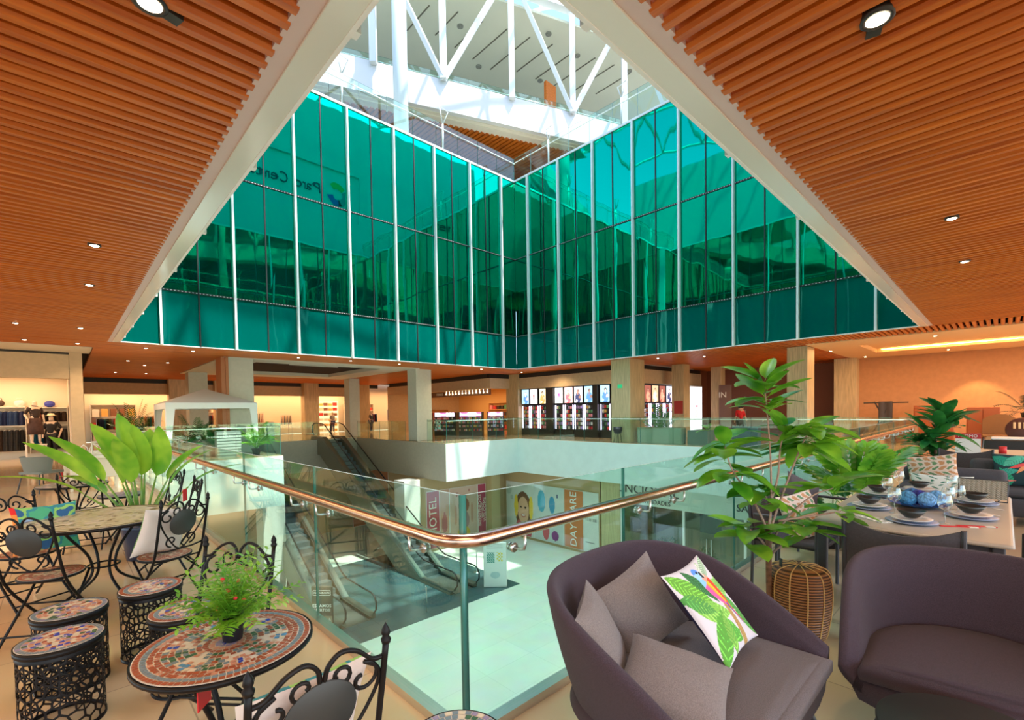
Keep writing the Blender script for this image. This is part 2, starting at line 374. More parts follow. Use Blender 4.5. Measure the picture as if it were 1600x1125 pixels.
for a in ((21.58, 21.62, -8, 2.2), (25.28, 25.32, -8, 2.2), (21.6, 25.3, 2.18, 2.22)): f.box(*a, HC, HC+.15)
f.box(20.9, 28, -8, 3.55, HC+.5, HC+.55)
struct('ceiling_cove', f, PEACH)
for k, (a, b, c_, d) in enumerate(((21.75, 21.8, -7.5, 2.0), (25.1, 25.15, -7.5, 2.0))):
    g = MB(); g.box(a, b, c_, d, HC+.07, HC+.09); tag(g.build('cove_light_strip', mat('cove_strip_glow', (1, .8, .4), emit=(1, .60, .20), es=20)), ('near','far')[k]+' edge glowing warm light strip hidden in the peach ceiling recess', 'light', None)
# upper-floor rear walls -------------------------------------------
f = MB()
f.box(28, 28.2, -8, 3.6, 0, HC+.6)
f.box(28, 34, -8, -7.8, 0, HC)
struct('wall_right', f, ORANGE)
f = MB(); f.box(29.5, 29.7, 3, 12, 0, HC+.3); f.box(28, 29.5, 11.8, 12, 0, HC+.3); f.box(28, 29.6, 3.4, 3.6, 0, HC+.3); struct('wall_passage', f, mat('dark_red_brown_wall', (.20, .06, .025), .6))
f = MB()
f.box(-14, -1.16, 21.8, 22.1, 3.02, 3.9); f.box(-1.15, -.8, 21.79, 35.6, 0, HC+.15)   # shopfront box left, its corner post
f.box(-.45, 17.6, 36, 36.2, 3.0, 3.72)
struct('wall_left', f, TAN)
CRE = mat('shop_cream_wall', (.78, .66, .50), .8)
f = MB(); f.box(-14, -1.15, 25.2, 25.4, 0, 3.3); f.box(-1.2, -1.15, 22.1, 25.2, 0, 3.3)
f.box(-1, 34, 38.5, 38.7, 0, HC+.2)
f.box(-.9, 17.6, 36.2, 38.5, 3.36, 3.4)
struct('wall_back', f, CRE)
f = MB(); f.box(-14, -1.0, 21.85, 22.1, 3.9, HC+.2); f.box(-.45, 18.6, 36.05, 36.2, 3.72, HC+.2); f.box(18.55, 18.8, 21.3, 34, 3.725, HC+.2); f.box(18.55, 20.28, 21.05, 21.2, 3.725, HC+.2); f.box(20.35, 20.5, 12.8, 20.2, 3.72, 3.98); f.box(20.9, 28, 11.55, 11.7, 3.72, 3.95)
struct('trim_4', f, mat('black_air_grille', (.012, .012, .012), .5))
f = MB(); f.box(18.5, 18.9, 21.31, 34, 3.06, 3.72); f.box(18.5, 20.29, 21, 21.3, 3.06, 3.72)
f.box(20.3, 20.6, 12.6, 20.2, 3.0, 3.72); f.box(20.9, 28, 11.5, 11.7, 2.98, 3.72)
f.box(18.5, 26, 34, 34.2, 0, 3.8)
f.box(26.8, 28, 11.5, 11.7, 0, 3)
struct('wall_shopfront', f, TAN)
f = MB(); f.box(25.9, 26.1, 21.3, 34, 0, 3.8); f.box(19.0, 26, 21.3, 34, 3.5, 3.55)
f.box(20.3, 26, 20.6, 20.9, 0, 3.7)
struct('wall_kiosk_shop', f, mat('amber_shop_wall', (.80, .52, .22), .7))
f = MB(); f.box(21.2, 21.3, 12, 20.4, 0, 3.2); f.box(21, 28, 13.4, 13.5, 0, 3.2); struct('wall_display_back', f, mat('dark_display_wall', (.05, .04, .05), .4))
# pillars
def pillar(x0, x1, y0, y1, m_=TRAV, z0=0, z1=HC, name='trim_pillar'):
    g = MB(); g.rbox(x0, x1, y0, y1, z0, z1, .015, 2)
    for z in (z0+.02, (z0+z1)/2): g.box(x0+.0, x1-.0, y0, y1, z, z+.004)
    return struct(name, g, m_)
pillar(18, 19.3, 10.4, 11.45); pillar(20, 21, 3.6, 4.33); pillar(27.3, 28, 3.3, 4.25, name='trim_pillar'); pillar(20.22, 21.3, 20.22, 21.35)
pillar(-1.15, -.45, 35.6, 36.3); pillar(3.6, 4.6, 35.4, 36.2); pillar(12.1, 13.2, 35.4, 36.2, name='trim_pillar'); pillar(16.4, 17.6, 35.6, 36.4); pillar(23.0, 23.7, 10.2, 10.9); pillar(26.4, 27, 9.6, 10.2); pillar(6.2, 7.1, 35.6, 36.3)
COLW = mat('pale_column_plaster', (.60, .62, .54), .6, noise=.03)
pillar(3.55, 4.55, 20.3, 21.2, COLW); pillar(12.75, 13.75, 20.6, 21.5, COLW); pillar(12.85, 13.6, 29.2, 30, COLW); pillar(3.6, 4.5, 28.8, 29.7, COLW)
g = MB(); g.box(3.50, 3.6, 20.25, 20.4, 0, HC); g.box(3.35, 3.55, 20.3, 21.2, 0, HC); struct('trim_5', g, mat('copper_panel', (.45, .17, .06), .4))
# lower-floor walls -------------------------------------------------
f = MB(); f.box(18.3, 18.6, 12.4, 20, -6, -1.95); f.box(12, 18.5, 19.6, 19.8, -6, -1.95); f.box(-3, 8, 30, 30.2, -6, -1.95); f.box(8, 18, 28, 28.2, -6, -1.95); struct('wall_lower', f, mat('lower_tan_wall', (.45, .33, .17), .7))
pillar(18.25, 19.2, 11.2, 12.3, mat('lower_travertine', (.52, .47, .26), .4, noise=.12, nscale=2, stretch=(6, 6, .5)), -6, -1.95, name='trim_pillar')
pillar(11.15, 12.1, 19.4, 20.4, COLW, -6, -1.95, name='trim_pillar'); pillar(16.9, 17.6, 19.2, 19.7, mat('lower_travertine_b', (.50, .42, .22), .4), -6, -1.95, name='trim_pillar')
pillar(4.6, 5.5, 19.8, 20.8, COLW, -6, -1.95, name='trim_pillar')
f = MB(); f.box(18.3, 18.6, -3, 11.2, -2.95, -1.95); f.box(-5, 20, -5, -4.9, -6, -1.95); struct('wall_lower_band', f, FASC)
f = MB()
for yy in (11.15, 7.95, 5.35, 3.15, .9, -1.3): f.box(18.32, 18.42, yy-.05, yy+.05, -6, -2.95)
f.box(18.32, 18.42, -3, 11.2, -6, -5.93)
sf = struct('window_1', f, WHITEM)
g = MB(); g.box(18.36, 18.38, -3, 11.2, -5.95, -2.95); g.build('pane', glass('shopfront_glass', (.80, .86, .78), 1.6), sf, kind='structure')
f = MB(); f.box(23, 23.2, -4, 13, -6, -1.95); f.box(18.6, 23, 12.4, 12.6, -6, -1.95); struct('wall_salon', f, mat('salon_tan_wall', (.42, .36, .22), .7))
f = MB()  # glass door leaves of the lower shop
for yy in (6.9, 6.7): f.tube([(18.28, yy, -5.1), (18.28, yy, -4.0)], .02, 6)
struct('door_1', f, STEEL)
# teal curtain walls -------------------------------------------------
def curtain(name, horiz, at, sgn, z3=Z3):
    """a teal glazed wall: horiz 'X' runs along X at y=at; sgn = side of the void it faces"""
    root = bpy.data.objects.new(name, None); C.objects.link(root); root['kind'] = 'structure'
    rnd = random.Random(sum(map(ord, name)))
    pan = MB(); spa = MB(); fr = MB(); fin = MB(); tr = MB()
    n = 16
    def P(t, off, z): return (t, at+off*sgn, z) if horiz == 'X' else (at+off*sgn, t, z)
    def bx(mb, t0, t1, o0, o1, z0, z1):
        a = P(t0, o0, z0); b = P(t1, o1, z1)
        mb.box(min(a[0], b[0]), max(a[0], b[0]), min(a[1], b[1]), max(a[1], b[1]), z0, z1)
    for i in range(n):
        t1 = VW-i*MOD; t0 = max(0, t1-MOD)
        for (za, zb, mb) in ((HC, Z1, spa), (Z1, Z2, pan), (Z2, z3, pan)):
            e = [rnd.uniform(-.002, .002) for _ in range(4)]
            q = [P(t0+.008, e[0], za+.02), P(t1-.008, e[1], za+.02), P(t1-.008, e[2], zb-.02), P(t0+.008, e[3], zb-.02)]
            bq = [P(t0+.008, -.03, za+.02), P(t1-.008, -.03, za+.02), P(t1-.008, -.03, zb-.02), P(t0+.008, -.03, zb-.02)]
            mb.add(q+bq, [(0, 1, 2, 3), (7, 6, 5, 4), (0, 4, 5, 1), (1, 5, 6, 2), (2, 6, 7, 3), (3, 7, 4, 0)])
        if i % 2 == 1: bx(fin, t1-.035, t1+.035, .0, .15 if at > 1 else .07, HC, z3)
        elif i > 0: bx(fr, t1-.022, t1+.022, -.01, .03, HC, z3)
    bx(fr, 0, VW, -.2, -.035, HC+.3, z3)
    for z in (Z1, Z2): bx(fr, 0, VW, -.02, .035, z-.03, z+.03)
    bx(tr, -.05, VW+.05, -.15, .05, z3-.02, z3+.08); bx(tr, 0, VW, .0, .03, HC-.01, HC+.02)
    for k in range(170):
        t = VW*k/170
        for z in (Z1, Z2): bx(tr, t+.02, t+.06, .035, .04, z-.008, z+.008)
    pan.build('glass_panel', TEAL, root, kind='structure'); spa.build('spandrel_panel', TEAL2, root, kind='structure')
    fr.build('mullion', DARKM, root, kind='structure'); fin.build('fin', WHITEM, root, kind='structure'); tr.build('coping', WHITEM, root, kind='structure')
    return root
curtain('window_2', 'X', VW, -1); curtain('window_3', 'Y', VW, -1)
curtain('window_4', 'X', 0, 1); curtain('window_5', 'Y', 0, 1)
# upper storeys -------------------------------------------------------
f = MB(); f.box(-6, VW+.2, VW+.15, VW+2.2, Z3-.35, Z3+.02); f.box(VW+.15, VW+2.2, -2, VW+2.2, Z3-.35, Z3+.02)
struct('floor_upper', f, GYP)
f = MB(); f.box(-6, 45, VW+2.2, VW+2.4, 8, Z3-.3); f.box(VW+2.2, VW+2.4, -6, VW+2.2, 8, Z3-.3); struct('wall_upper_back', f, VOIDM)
def glass_rail(name, label, pts, h=1.2, panel=1.35, hand=None, side=None, post_mat=None, z=0, hb=.95, br=True, group=None):
    t = thing(name, label, 'railing', (pts[0][0], pts[0][1], z), group=group)
    ox, oy = pts[0]
    for (a, b) in zip(pts[:-1], pts[1:]):
        a = Vector((a[0]-ox, a[1]-oy, 0)); b = Vector((b[0]-ox, b[1]-oy, 0)); L = (b-a).length; d = (b-a)/L; n = max(1, round(L/panel)); nn = Vector((-d.y, d.x, 0))
        for i in range(n):
            p = a+d*(L*i/n+.006); q = a+d*(L*(i+1)/n-.006); w = nn*.009
            g = MB(); g.add([p-w, q-w, q+w, p+w, p-w+Vector((0,0,h)), q-w+Vector((0,0,h)), q+w+Vector((0,0,h)), p+w+Vector((0,0,h))], [(0,3,2,1),(4,5,6,7),(0,1,5,4),(1,2,6,5),(2,3,7,6),(3,0,4,7)])
            g.mi[-1] = 1; g.mi[-3] = 1; g.mi[-5] = 2
            g.build('glass_panel', [RGLASS, GEDGE, GEDGE_L], t)
    return t
# near railing: glass joint positions as in the place, tube handrail on brackets
def near_rail():
    t = thing('glass_railing', 'clear glass railing with thick round steel handrail turning the near corner of the void', 'railing', (0, 0, 0))
    h = 1.2
    def pane(a, b, horiz):
        g = MB()
        if horiz == 'Y': g.box(-.008, .008, a+.006, b-.006, 0, h)
        else: g.box(a+.006, b-.006, -.008, .008, 0, h)
        g.mi = [0, 1, 2, 2, 2, 2]
        if horiz == 'Y': g.mi = [0, 1, 2, 0, 2, 0]
        else: g.mi = [0, 1, 0, 2, 0, 2]
        g.build('glass_panel', [RGLASS, GEDGE_L, GEDGE], t)
    j = [0.012, 1.83]; 
    while j[-1] < 16.6: j.append(j[-1]+1.93)
    for a, b in zip(j[:-1], j[1:]): pane(a, min(b, 17.3), 'Y')
    j = [0.012, 1.37]
    while j[-1] < 16.6: j.append(j[-1]+1.90)
    for a, b in zip(j[:-1], j[1:]): pane(a, min(b, 17.3), 'X')
    g = smooth(); g.box(-.012, .012, -.012, .012, 0, h); g.smooth = False; g.build('corner_edge', GEDGE, t)
    # handrail
    g = smooth(); o = -.10; rr = .17; hz = 1.0
    pts = [(o, 16.9, hz), (o, 8, hz), (o, 2, hz), (o, .3, hz)]
    pts += [(o+rr-rr*cos(a), o+rr-rr*sin(a), hz) for a in [i*pi/16 for i in range(0, 9)]]
    pts += [(.4, o, hz), (2, o, hz), (8, o, hz), (16.9, o, hz)]
    g.tube(pts, .034, 16); hrail = g.build('handrail', mat('handrail_steel', (.60, .40, .30), .22, metal=1), t)
    for ax in ('Y', 'X'):
        ks = [.32, 1.55, 2.05, 3.2, 3.75, 5.1, 5.7, 7.0, 7.6, 8.9, 9.5, 10.8, 11.4, 12.7, 13.3, 14.6, 15.2]
        for k in ks:
            g = smooth()
            A = (0, k, hz-.10) if ax == 'Y' else (k, 0, hz-.10)
            def q(off, dz, al=0): return (off, k+al, hz+dz) if ax == 'Y' else (k+al, off, hz+dz)
            g.tube([q(0, -.115), q(-.07, -.115), q(-.094, -.108), q(o, -.09), q(o, -.03)], .008, 8)
            g.tube([q(-.008, -.115), q(-.022, -.115)], .026, 14); g.tube([q(.008, -.115), q(.018, -.115)], .022, 14)
            g.build('bracket', STEEL, hrail)
    g = MB(); g.box(-.04, .03, .0, 17.3, .0, .05); g.box(0, 17.3, -.04, .03, 0, .05); g.build('base_channel', STEEL, t)
near_rail()
def far_rail(label, pts, z=0, h=1.2, panel=1.6, hr=1.12, group=None, chrome=True, hm=None, off=.06):
    t = thing('glass_railing', label, 'railing', (pts[0][0], pts[0][1], z), group=group); ox, oy = pts[0]
    hpts = []
    for (a, b) in zip(pts[:-1], pts[1:]):
        a = Vector((a[0]-ox, a[1]-oy, 0)); b = Vector((b[0]-ox, b[1]-oy, 0)); L = (b-a).length; d = (b-a)/L; n = max(1, round(L/panel)); nn = Vector((-d.y, d.x, 0))
        for i in range(n):
            p = a+d*(L*i/n+.008); q = a+d*(L*(i+1)/n-.008); w = nn*.009; H = Vector((0, 0, h))
            g = MB(); g.add([p-w, q-w, q+w, p+w, p-w+H, q-w+H, q+w+H, p+w+H], [(0,3,2,1),(4,5,6,7),(0,1,5,4),(1,2,6,5),(2,3,7,6),(3,0,4,7)]); g.mi = [0, 1, 0, 1, 0, 1]
            g.build('glass_panel', [FGLASS, GEDGE], t)
        hpts += [a+nn*off+Vector((0, 0, hr)), b+nn*off+Vector((0, 0, hr))]
    if chrome:
        g = smooth(); g.tube(hpts, .022, 10)
        for (a, b) in zip(hpts[:-1:2], hpts[1::2]):
            n = max(1, int((b-a).length/1.6)); d = (b-a).normalized(); nn = Vector((-d.y, d.x, 0))
            for i in range(n): p = a.lerp(b, (i+.5)/n); g.tube([p, p-Vector((0, 0, .07)), p-nn*off-Vector((0, 0, .07))], .009, 6)
        g.build('handrail', hm or STEEL, t)
    return t
CHROME = mat('bright_handrail', (.85, .86, .84), .15, metal=1)
far_rail('glass railing with pale handrail in front of the white gazebo', [(0.1, VW), (4.72, VW), (4.72, 21.0)], h=1.27, hm=CHROME, off=.06)
far_rail('glass railing along the far right edge of the void before the kiosks', [(VW+.02, .1), (VW+.02, VW), (12.62, VW), (12.62, 19.4)], h=1.2, hm=CHROME, off=-.06)
far_rail('glass railing along the escalator bay beside the tan slab edge', [(12.62, 21.6), (12.62, 27.6)], h=1.1, chrome=False)
far_rail('glass railing across the back of the escalator bay', [(4.8, 27.7), (10.1, 27.7)], h=1.1, chrome=False)
far_rail('upper level glass balustrade on top of the teal glass walls', [(-1, VW+.02), (VW+.02, VW+.02), (VW+.02, -1)], z=Z3+.08, h=1.25, panel=1.3, hr=.95, hm=WHITEM, off=-.08)
# Y-shaped lamp masts on the coping
for (x, y, rot) in ((7.56, VW-.02, 0), (12.73, VW-.02, 0), (VW-.02, 15.0, pi/2), (VW-.02, 10.5, pi/2), (2.4, VW-.02, 0)):
    t = thing('forked_steel_mast', 'slim white forked mast on the glass wall coping, '+{7.56: 'nearest the pale round column', 12.73: 'left of the wooden soffit', 2.4: 'far left out by the corner'}.get(x, 'right wall, '+('close to the void corner' if y > 12 else 'nearer the opening edge')), 'mast', (x, y, Z3+.08), rot)
    g = smooth(); g.tube([(0, 0, 0), (0, 0, 1.2)], .045, 8); g.build('pole', WHITEM, t)
    g = smooth(); g.tube([(0, 0, 1.2), (-.24, -.1, 1.95), (.26, -.1, 1.85), (0, 0, 1.2)], .028, 6); g.build('fork', WHITEM, t)
# tall round column
g = smooth(); g.lathe([(.36, 0), (.36, 24)], 28); o = g.build('round_column', mat('pale_blue_column', (.62, .70, .70), .5), loc=(11.3, 19.15, 8)); tag(o, 'tall pale round column rising past the upper balustrade', 'column')
# upper slab band behind (dir oblique to the void)
A0 = Vector((12.69, 20.8, 0)); DR = Vector((.931, -.365, 0)); NR = Vector((.365, .931, 0))
def ob(mb, s0, s1, n0, n1, z0, z1):
    q = [A0+DR*s0+NR*n0, A0+DR*s1+NR*n0, A0+DR*s1+NR*n1, A0+DR*s0+NR*n1]
    mb.add([(p.x, p.y, z0) for p in q]+[(p.x, p.y, z1) for p in q], [(0,3,2,1),(4,5,6,7),(0,1,5,4),(1,2,6,5),(2,3,7,6),(3,0,4,7)])
SUNW = mat('white_render', (.66, .67, .66), .6)
STRW = mat('truss_white', (.70, .72, .72), .4)
f = MB(); ob(f, -14, 26, 0, .3, 18.5, 20.2); ob(f, -14, 26, .3, 14, 19.9, 20.1); struct('trim_slab_band', f, SUNW)
f = MB(); ob(f, -14, 26, .3, 1.24, 18.46, 18.6); ob(f, -14, 26, .55, .62, 18.40, 18.46); struct('ceiling_upper_soffit', f, GYP)
f = MB()
for k in range(150):
    x = 0+k*.3
    pa = A0+DR*((x-A0.x)/DR.x)+NR*1.24; 
    ya = pa.y; f.box(x, x+.2, ya, ya+16, 18.4, 18.5)
struct('ceiling_wood_upper', f, WOODY)
f = MB(); ob(f, -14, 26, 1.24, 18, 18.56, 18.62); struct('ceiling_upper_plenum', f, mat('soffit_dark_brown', (.10, .04, .02), .8))
f = MB(); ob(f, -14, 26, .2, 30, 25.75, 25.9); struct('ceiling_top', f, mat('top_ceiling_cream', (.74, .73, .56), .6, noise=.02, nscale=.4))
f = MB(); ob(f, -14, 26, 17, 17.2, 14.6, 25.8); struct('wall_top_back', f, mat('top_wall_olive', (.52, .50, .34), .8))
f = MB()
for i, (a, b) in enumerate(((21.2, 23.6), (20.7, 23.6), (20.1, 23.6), (19.6, 23.5), (19, 22.4), (18.4, 22), (17.8, 22.2), (17.3, 21), (17, 20), (22, 24.5))):
    x = 16.62+1.53*i if i < 9 else 15.1; f.box(x-.03, x+.03, a, b, 25.71, 25.76)
struct('trim_6', f, mat('air_slot_grey', (.16, .15, .10), .6))
for k, (x, y) in enumerate(((17.37, 21.97), (21.9, 18.62), (20.43, 23.85), (24.65, 21.9), (24.74, 18.53), (28.64, 16.94))):
    g = smooth(); g.lathe([(.20, 0), (.20, -.05), (.15, -.05), (.15, -.01), (.1, -.01), (.1, -.05), (.06, -.05), (.03, -.01)], 20)
    tag(g.build('round_ceiling_vent', mat('vent_grey_%d' % k, (.32, .32, .26), .5), loc=(x, y, 25.75)), 'round ringed ceiling vent up in the top cream ceiling, '+('beside the first vertical strut', 'above the right V of struts', 'between the V-shaped struts, small', 'right of the middle strut', 'right of the long diagonal strut', 'far right by the last struts')[k], 'vent')
# white tubular truss
def strut(name, label, nodes, parts):
    t = thing(name, label, 'truss', tuple(nodes))
    for a, b, w in parts:
        g = MB(); a = Vector(a)-Vector(nodes); b = Vector(b)-Vector(nodes); g.tube([a, b], w, 4); g.build('strut', STRW, t)
    return t
def sp(s, z, n=-.15): q = A0+DR*s+NR*n; return (q.x, q.y, z)
for k, s0 in enumerate((2.02, 10.23, 18.4)):
    strut('steel_truss_node', ('white V-shaped struts with a central post, left on the white slab band', 'white V-shaped struts with a central post, middle of the white slab band', 'white V-shaped struts partly behind the right glass wall')[k], sp(s0, 20.1),
          [(sp(s0, 20.1), sp(s0-3.5, 26.4), .17), (sp(s0, 20.1), sp(s0, 26.4), .24), (sp(s0, 20.1), sp(s0+3.5, 26.4), .17)])
for k, s0 in enumerate((-1.75, 6.15, 14.1)):
    g = MB(); g.tube([(0, 0, 0), (0, 0, 6.4)], .24, 4); o = g.build('steel_post', STRW, loc=sp(s0, 20.0)); tag(o, ('white square post left of the round column', 'white square post between the two V-shaped strut pairs', 'white square post behind the right forked mast')[k], 'post')
f = MB(); ob(f, -14, 26, -.4, .1, 26.2, 26.7); struct('trim_8', f, WHITEM)
q0 = A0+DR*-8+NR*1.0; q1 = A0+DR*26+NR*.9
far_rail('glass balustrade on the white slab band behind the struts', [(q0.x, q0.y), (q1.x, q1.y)], z=20.1, h=1.15, panel=1.5, hr=.9, hm=CHROME)
g = MB(); g.box(22.6, 23.6, 19.5, 19.7, 20.1, 23.6); tag(g.build('wood_door_panel', WOODY), 'tall orange wood panel behind the middle struts', 'panel')
g = MB(); g.box(28.3, 29.3, 23, 23.4, 20.1, 25.7); struct('wall_top_fin', g, GYP)
# near-side upper wall with the centre's sign (seen mirrored in the teal glass)
f = MB(); f.box(-8, 30, -1.3, -1.0, 14.6, 17.6); f.box(-8, 30, -1.3, -1.0, 21.6, 26.5); f.box(-8, 7, -1.3, -1, 17.6, 21.6); f.box(17.3, 30, -1.3, -1, 17.6, 21.6); f.box(7, 17.3, -1.5, -1.2, 17.6, 21.6)
struct('wall_sign_side', f, SUNW)
f = MB(); f.box(-2.2, -2, -6, 22, 14.6, 22); struct('wall_left_upper', f, SUNW)
t = thing('centre_name_sign', 'dark centre name lettering with round leaf emblem, mirrored in the left teal glass', 'sign', (11.4, -1.15, 19.6))
INK = mat('sign_ink', (.03, .05, .10), .5)
text_mesh('lettering', 'Parc Center', 1.15, INK, (-.1, 0, .1), (pi/2, 0, pi), t, .03)
for k, (c_, a0) in enumerate((((.02, .08, .5), 3.4), ((.15, .5, .05), .6), ((.1, .3, .35), 5.0))):
    g = MB(); g.ngon([(4.3+.95*cos(a0+a)*(1 if i < 9 else .45)+(0 if i < 9 else .1), .0, .1+.95*sin(a0+a)*(1 if i < 9 else .45)) for i, a in enumerate([j*.22 for j in range(9)]+[j*.22 for j in range(8, -1, -1)])]); g.build('emblem_leaf', mat('emblem_%d' % k, c_, .5), t)
# gridshell skylight
def dome():
    g = MB(); cx, cy, cz, Rr = 6, 10, 8.5, 27.0
    P = {}
    for i in range(-7, 8):
        for j in range(-7, 8):
            x = (i+.5*j)*3.6; y = j*3.12; d2 = x*x+y*y
            if d2 < 21.5**2: P[i, j] = Vector((cx+x, cy+y, cz+sqrt(Rr*Rr-d2)))
    for (i, j), p in P.items():
        for di, dj in ((1, 0), (0, 1), (-1, 1)):
            q = P.get((i+di, j+dj))
            if q: g.tube([p, q], .12, 5)
    return g
struct('ceiling_skylight_gridshell', dome(), mat('gridshell_steel', (.75, .77, .76), .4))
# downlights in the slatted ceiling ------------------------------------
GLOW = mat('downlight_glow', (1, .9, .75), emit=(1, .80, .52), es=22)
def downlight(x, y, lab, tilt=0, spot=0, z=HC, s=1.0):
    t = thing('ceiling_downlight', lab, 'light', (x, y, z), tilt)
    g = smooth(); g.lathe([(.052*s, .05), (.07*s, .05), (.075*s, -.012), (.052*s, -.012), (.052*s, .05)], 16, cap=False); g.build('trim_ring', BLACK, t)
    g = smooth(); g.lathe([(0, -.022), (.03*s, -.020), (.050*s, -.011), (.051*s, .03)], 16); g.build('lamp', GLOW, t)
    if s > 1.05:
        g = MB(); g.box(.075, .16, -.04, .04, -.01, .05); g.build('driver_box', BLACK, t)
    if spot:
        l = bpy.data.lights.new('spot', 'SPOT'); l.energy = spot; l.color = (1, .78, .52); l.spot_size = R(75); l.spot_blend = .6; l.shadow_soft_size = .05
        o = bpy.data.objects.new('spot', l); C.objects.link(o); o.location = (x, y, z-.03)
    return t
for x, y, lab, sp_, k in (
 (-.93, 1.65, 'large lit round downlight at the top left of the slatted ceiling', 60, 1.2), (2.35, -1.22, 'large lit adjustable downlight with square driver box, right slatted ceiling', 60, 1.2),
 (-.97, 4.3, 'unseen', 0, 0), (-.98, 6.96, 'small dim downlight in the left slats, nearer of the pair beside the opening trim', 0, 1), (-.95, 9.63, 'small bright downlight in the left slats, farther of the pair beside the opening trim', 40, 1),
 (6.98, -1.3, 'small dim downlight in the right slats, the higher of the two', 0, 1), (9.66, -1.31, 'small bright downlight in the right slats, the lower of the two', 40, 1),
 (-2.16, 15.29, 'downlight in the left slats above the clothes shop, at the frame edge', 0, 1), (-.96, 15.26, 'downlight in the left slats just short of the opening corner', 0, 1),
 (-2.15, 18.74, 'downlight in front of the white strip over the clothes shop, farther left one', 0, 1), (-.96, 18.86, 'downlight in front of the white strip over the clothes shop, nearer its corner', 0, 1),
 (.79, 18.88, 'downlight just under the left end of the teal glass wall', 0, 1), (2.18, 18.94, 'downlight under the teal glass wall, to the upper left of the gazebo', 0, 1),
 (.7, 24.04, 'downlight in the wooden ceiling left of the gazebo roof, nearer row, left', 0, 1), (2.08, 24.05, 'downlight in the wooden ceiling above the gazebo roof, nearer row, right', 0, 1), (1.45, 25.9, 'downlight in the wooden ceiling above the gazebo, between the two rows', 0, 1),
 (.72, 31.08, 'farthest downlight of the back left wooden ceiling, left', 0, 1), (2.04, 31.25, 'farthest downlight of the back left wooden ceiling, right', 0, 1),
 (19.17, 9.6, 'downlight in the far slats beside the striped travertine pillar', 40, 1), (20.25, 7.85, 'downlight in the far slats right of the striped travertine pillar', 0, 1),
 (15.87, 18.72, 'downlight by the far void corner, on its left', 30, 1), (19.42, 19.04, 'downlight by the far void corner, on its right', 30, 1), (5.89, 18.83, 'downlight under the teal wall, above the left pale column', 0, 1), (8.17, 18.77, 'downlight under the teal wall midway along the white ceiling', 0, 1), (10.68, 18.79, 'downlight under the teal wall left of the right pale column', 0, 1), (15.95, 24.28, 'downlight in the wood ceiling beside the kiosk shopfront', 30, 1)):
    if k: downlight(x, y, lab, .3, sp_, s=k)
GLOWB = GLOW
for x, y, lab in ((22.74, 3.41, 'downlight in the peach ceiling near its front edge, left'), (27.0, 2.9, 'downlight in the peach ceiling by the terracotta wall corner'), (20.6, -.12, 'downlight in the peach ceiling before the glowing recess'), (26.6, -.1, 'downlight in the peach ceiling beyond the glowing recess')):
    downlight(x, y, lab, 0, 0, HC-.02)
l = bpy.data.lights.new('wall_wash', 'SPOT'); l.energy = 350; l.color = (1, .62, .25); l.spot_size = R(80); l.spot_blend = .35; l.shadow_soft_size = .03
o = bpy.data.objects.new('wall_wash', l); C.objects.link(o); o.location = (27.0, -1.0, HC-.1)
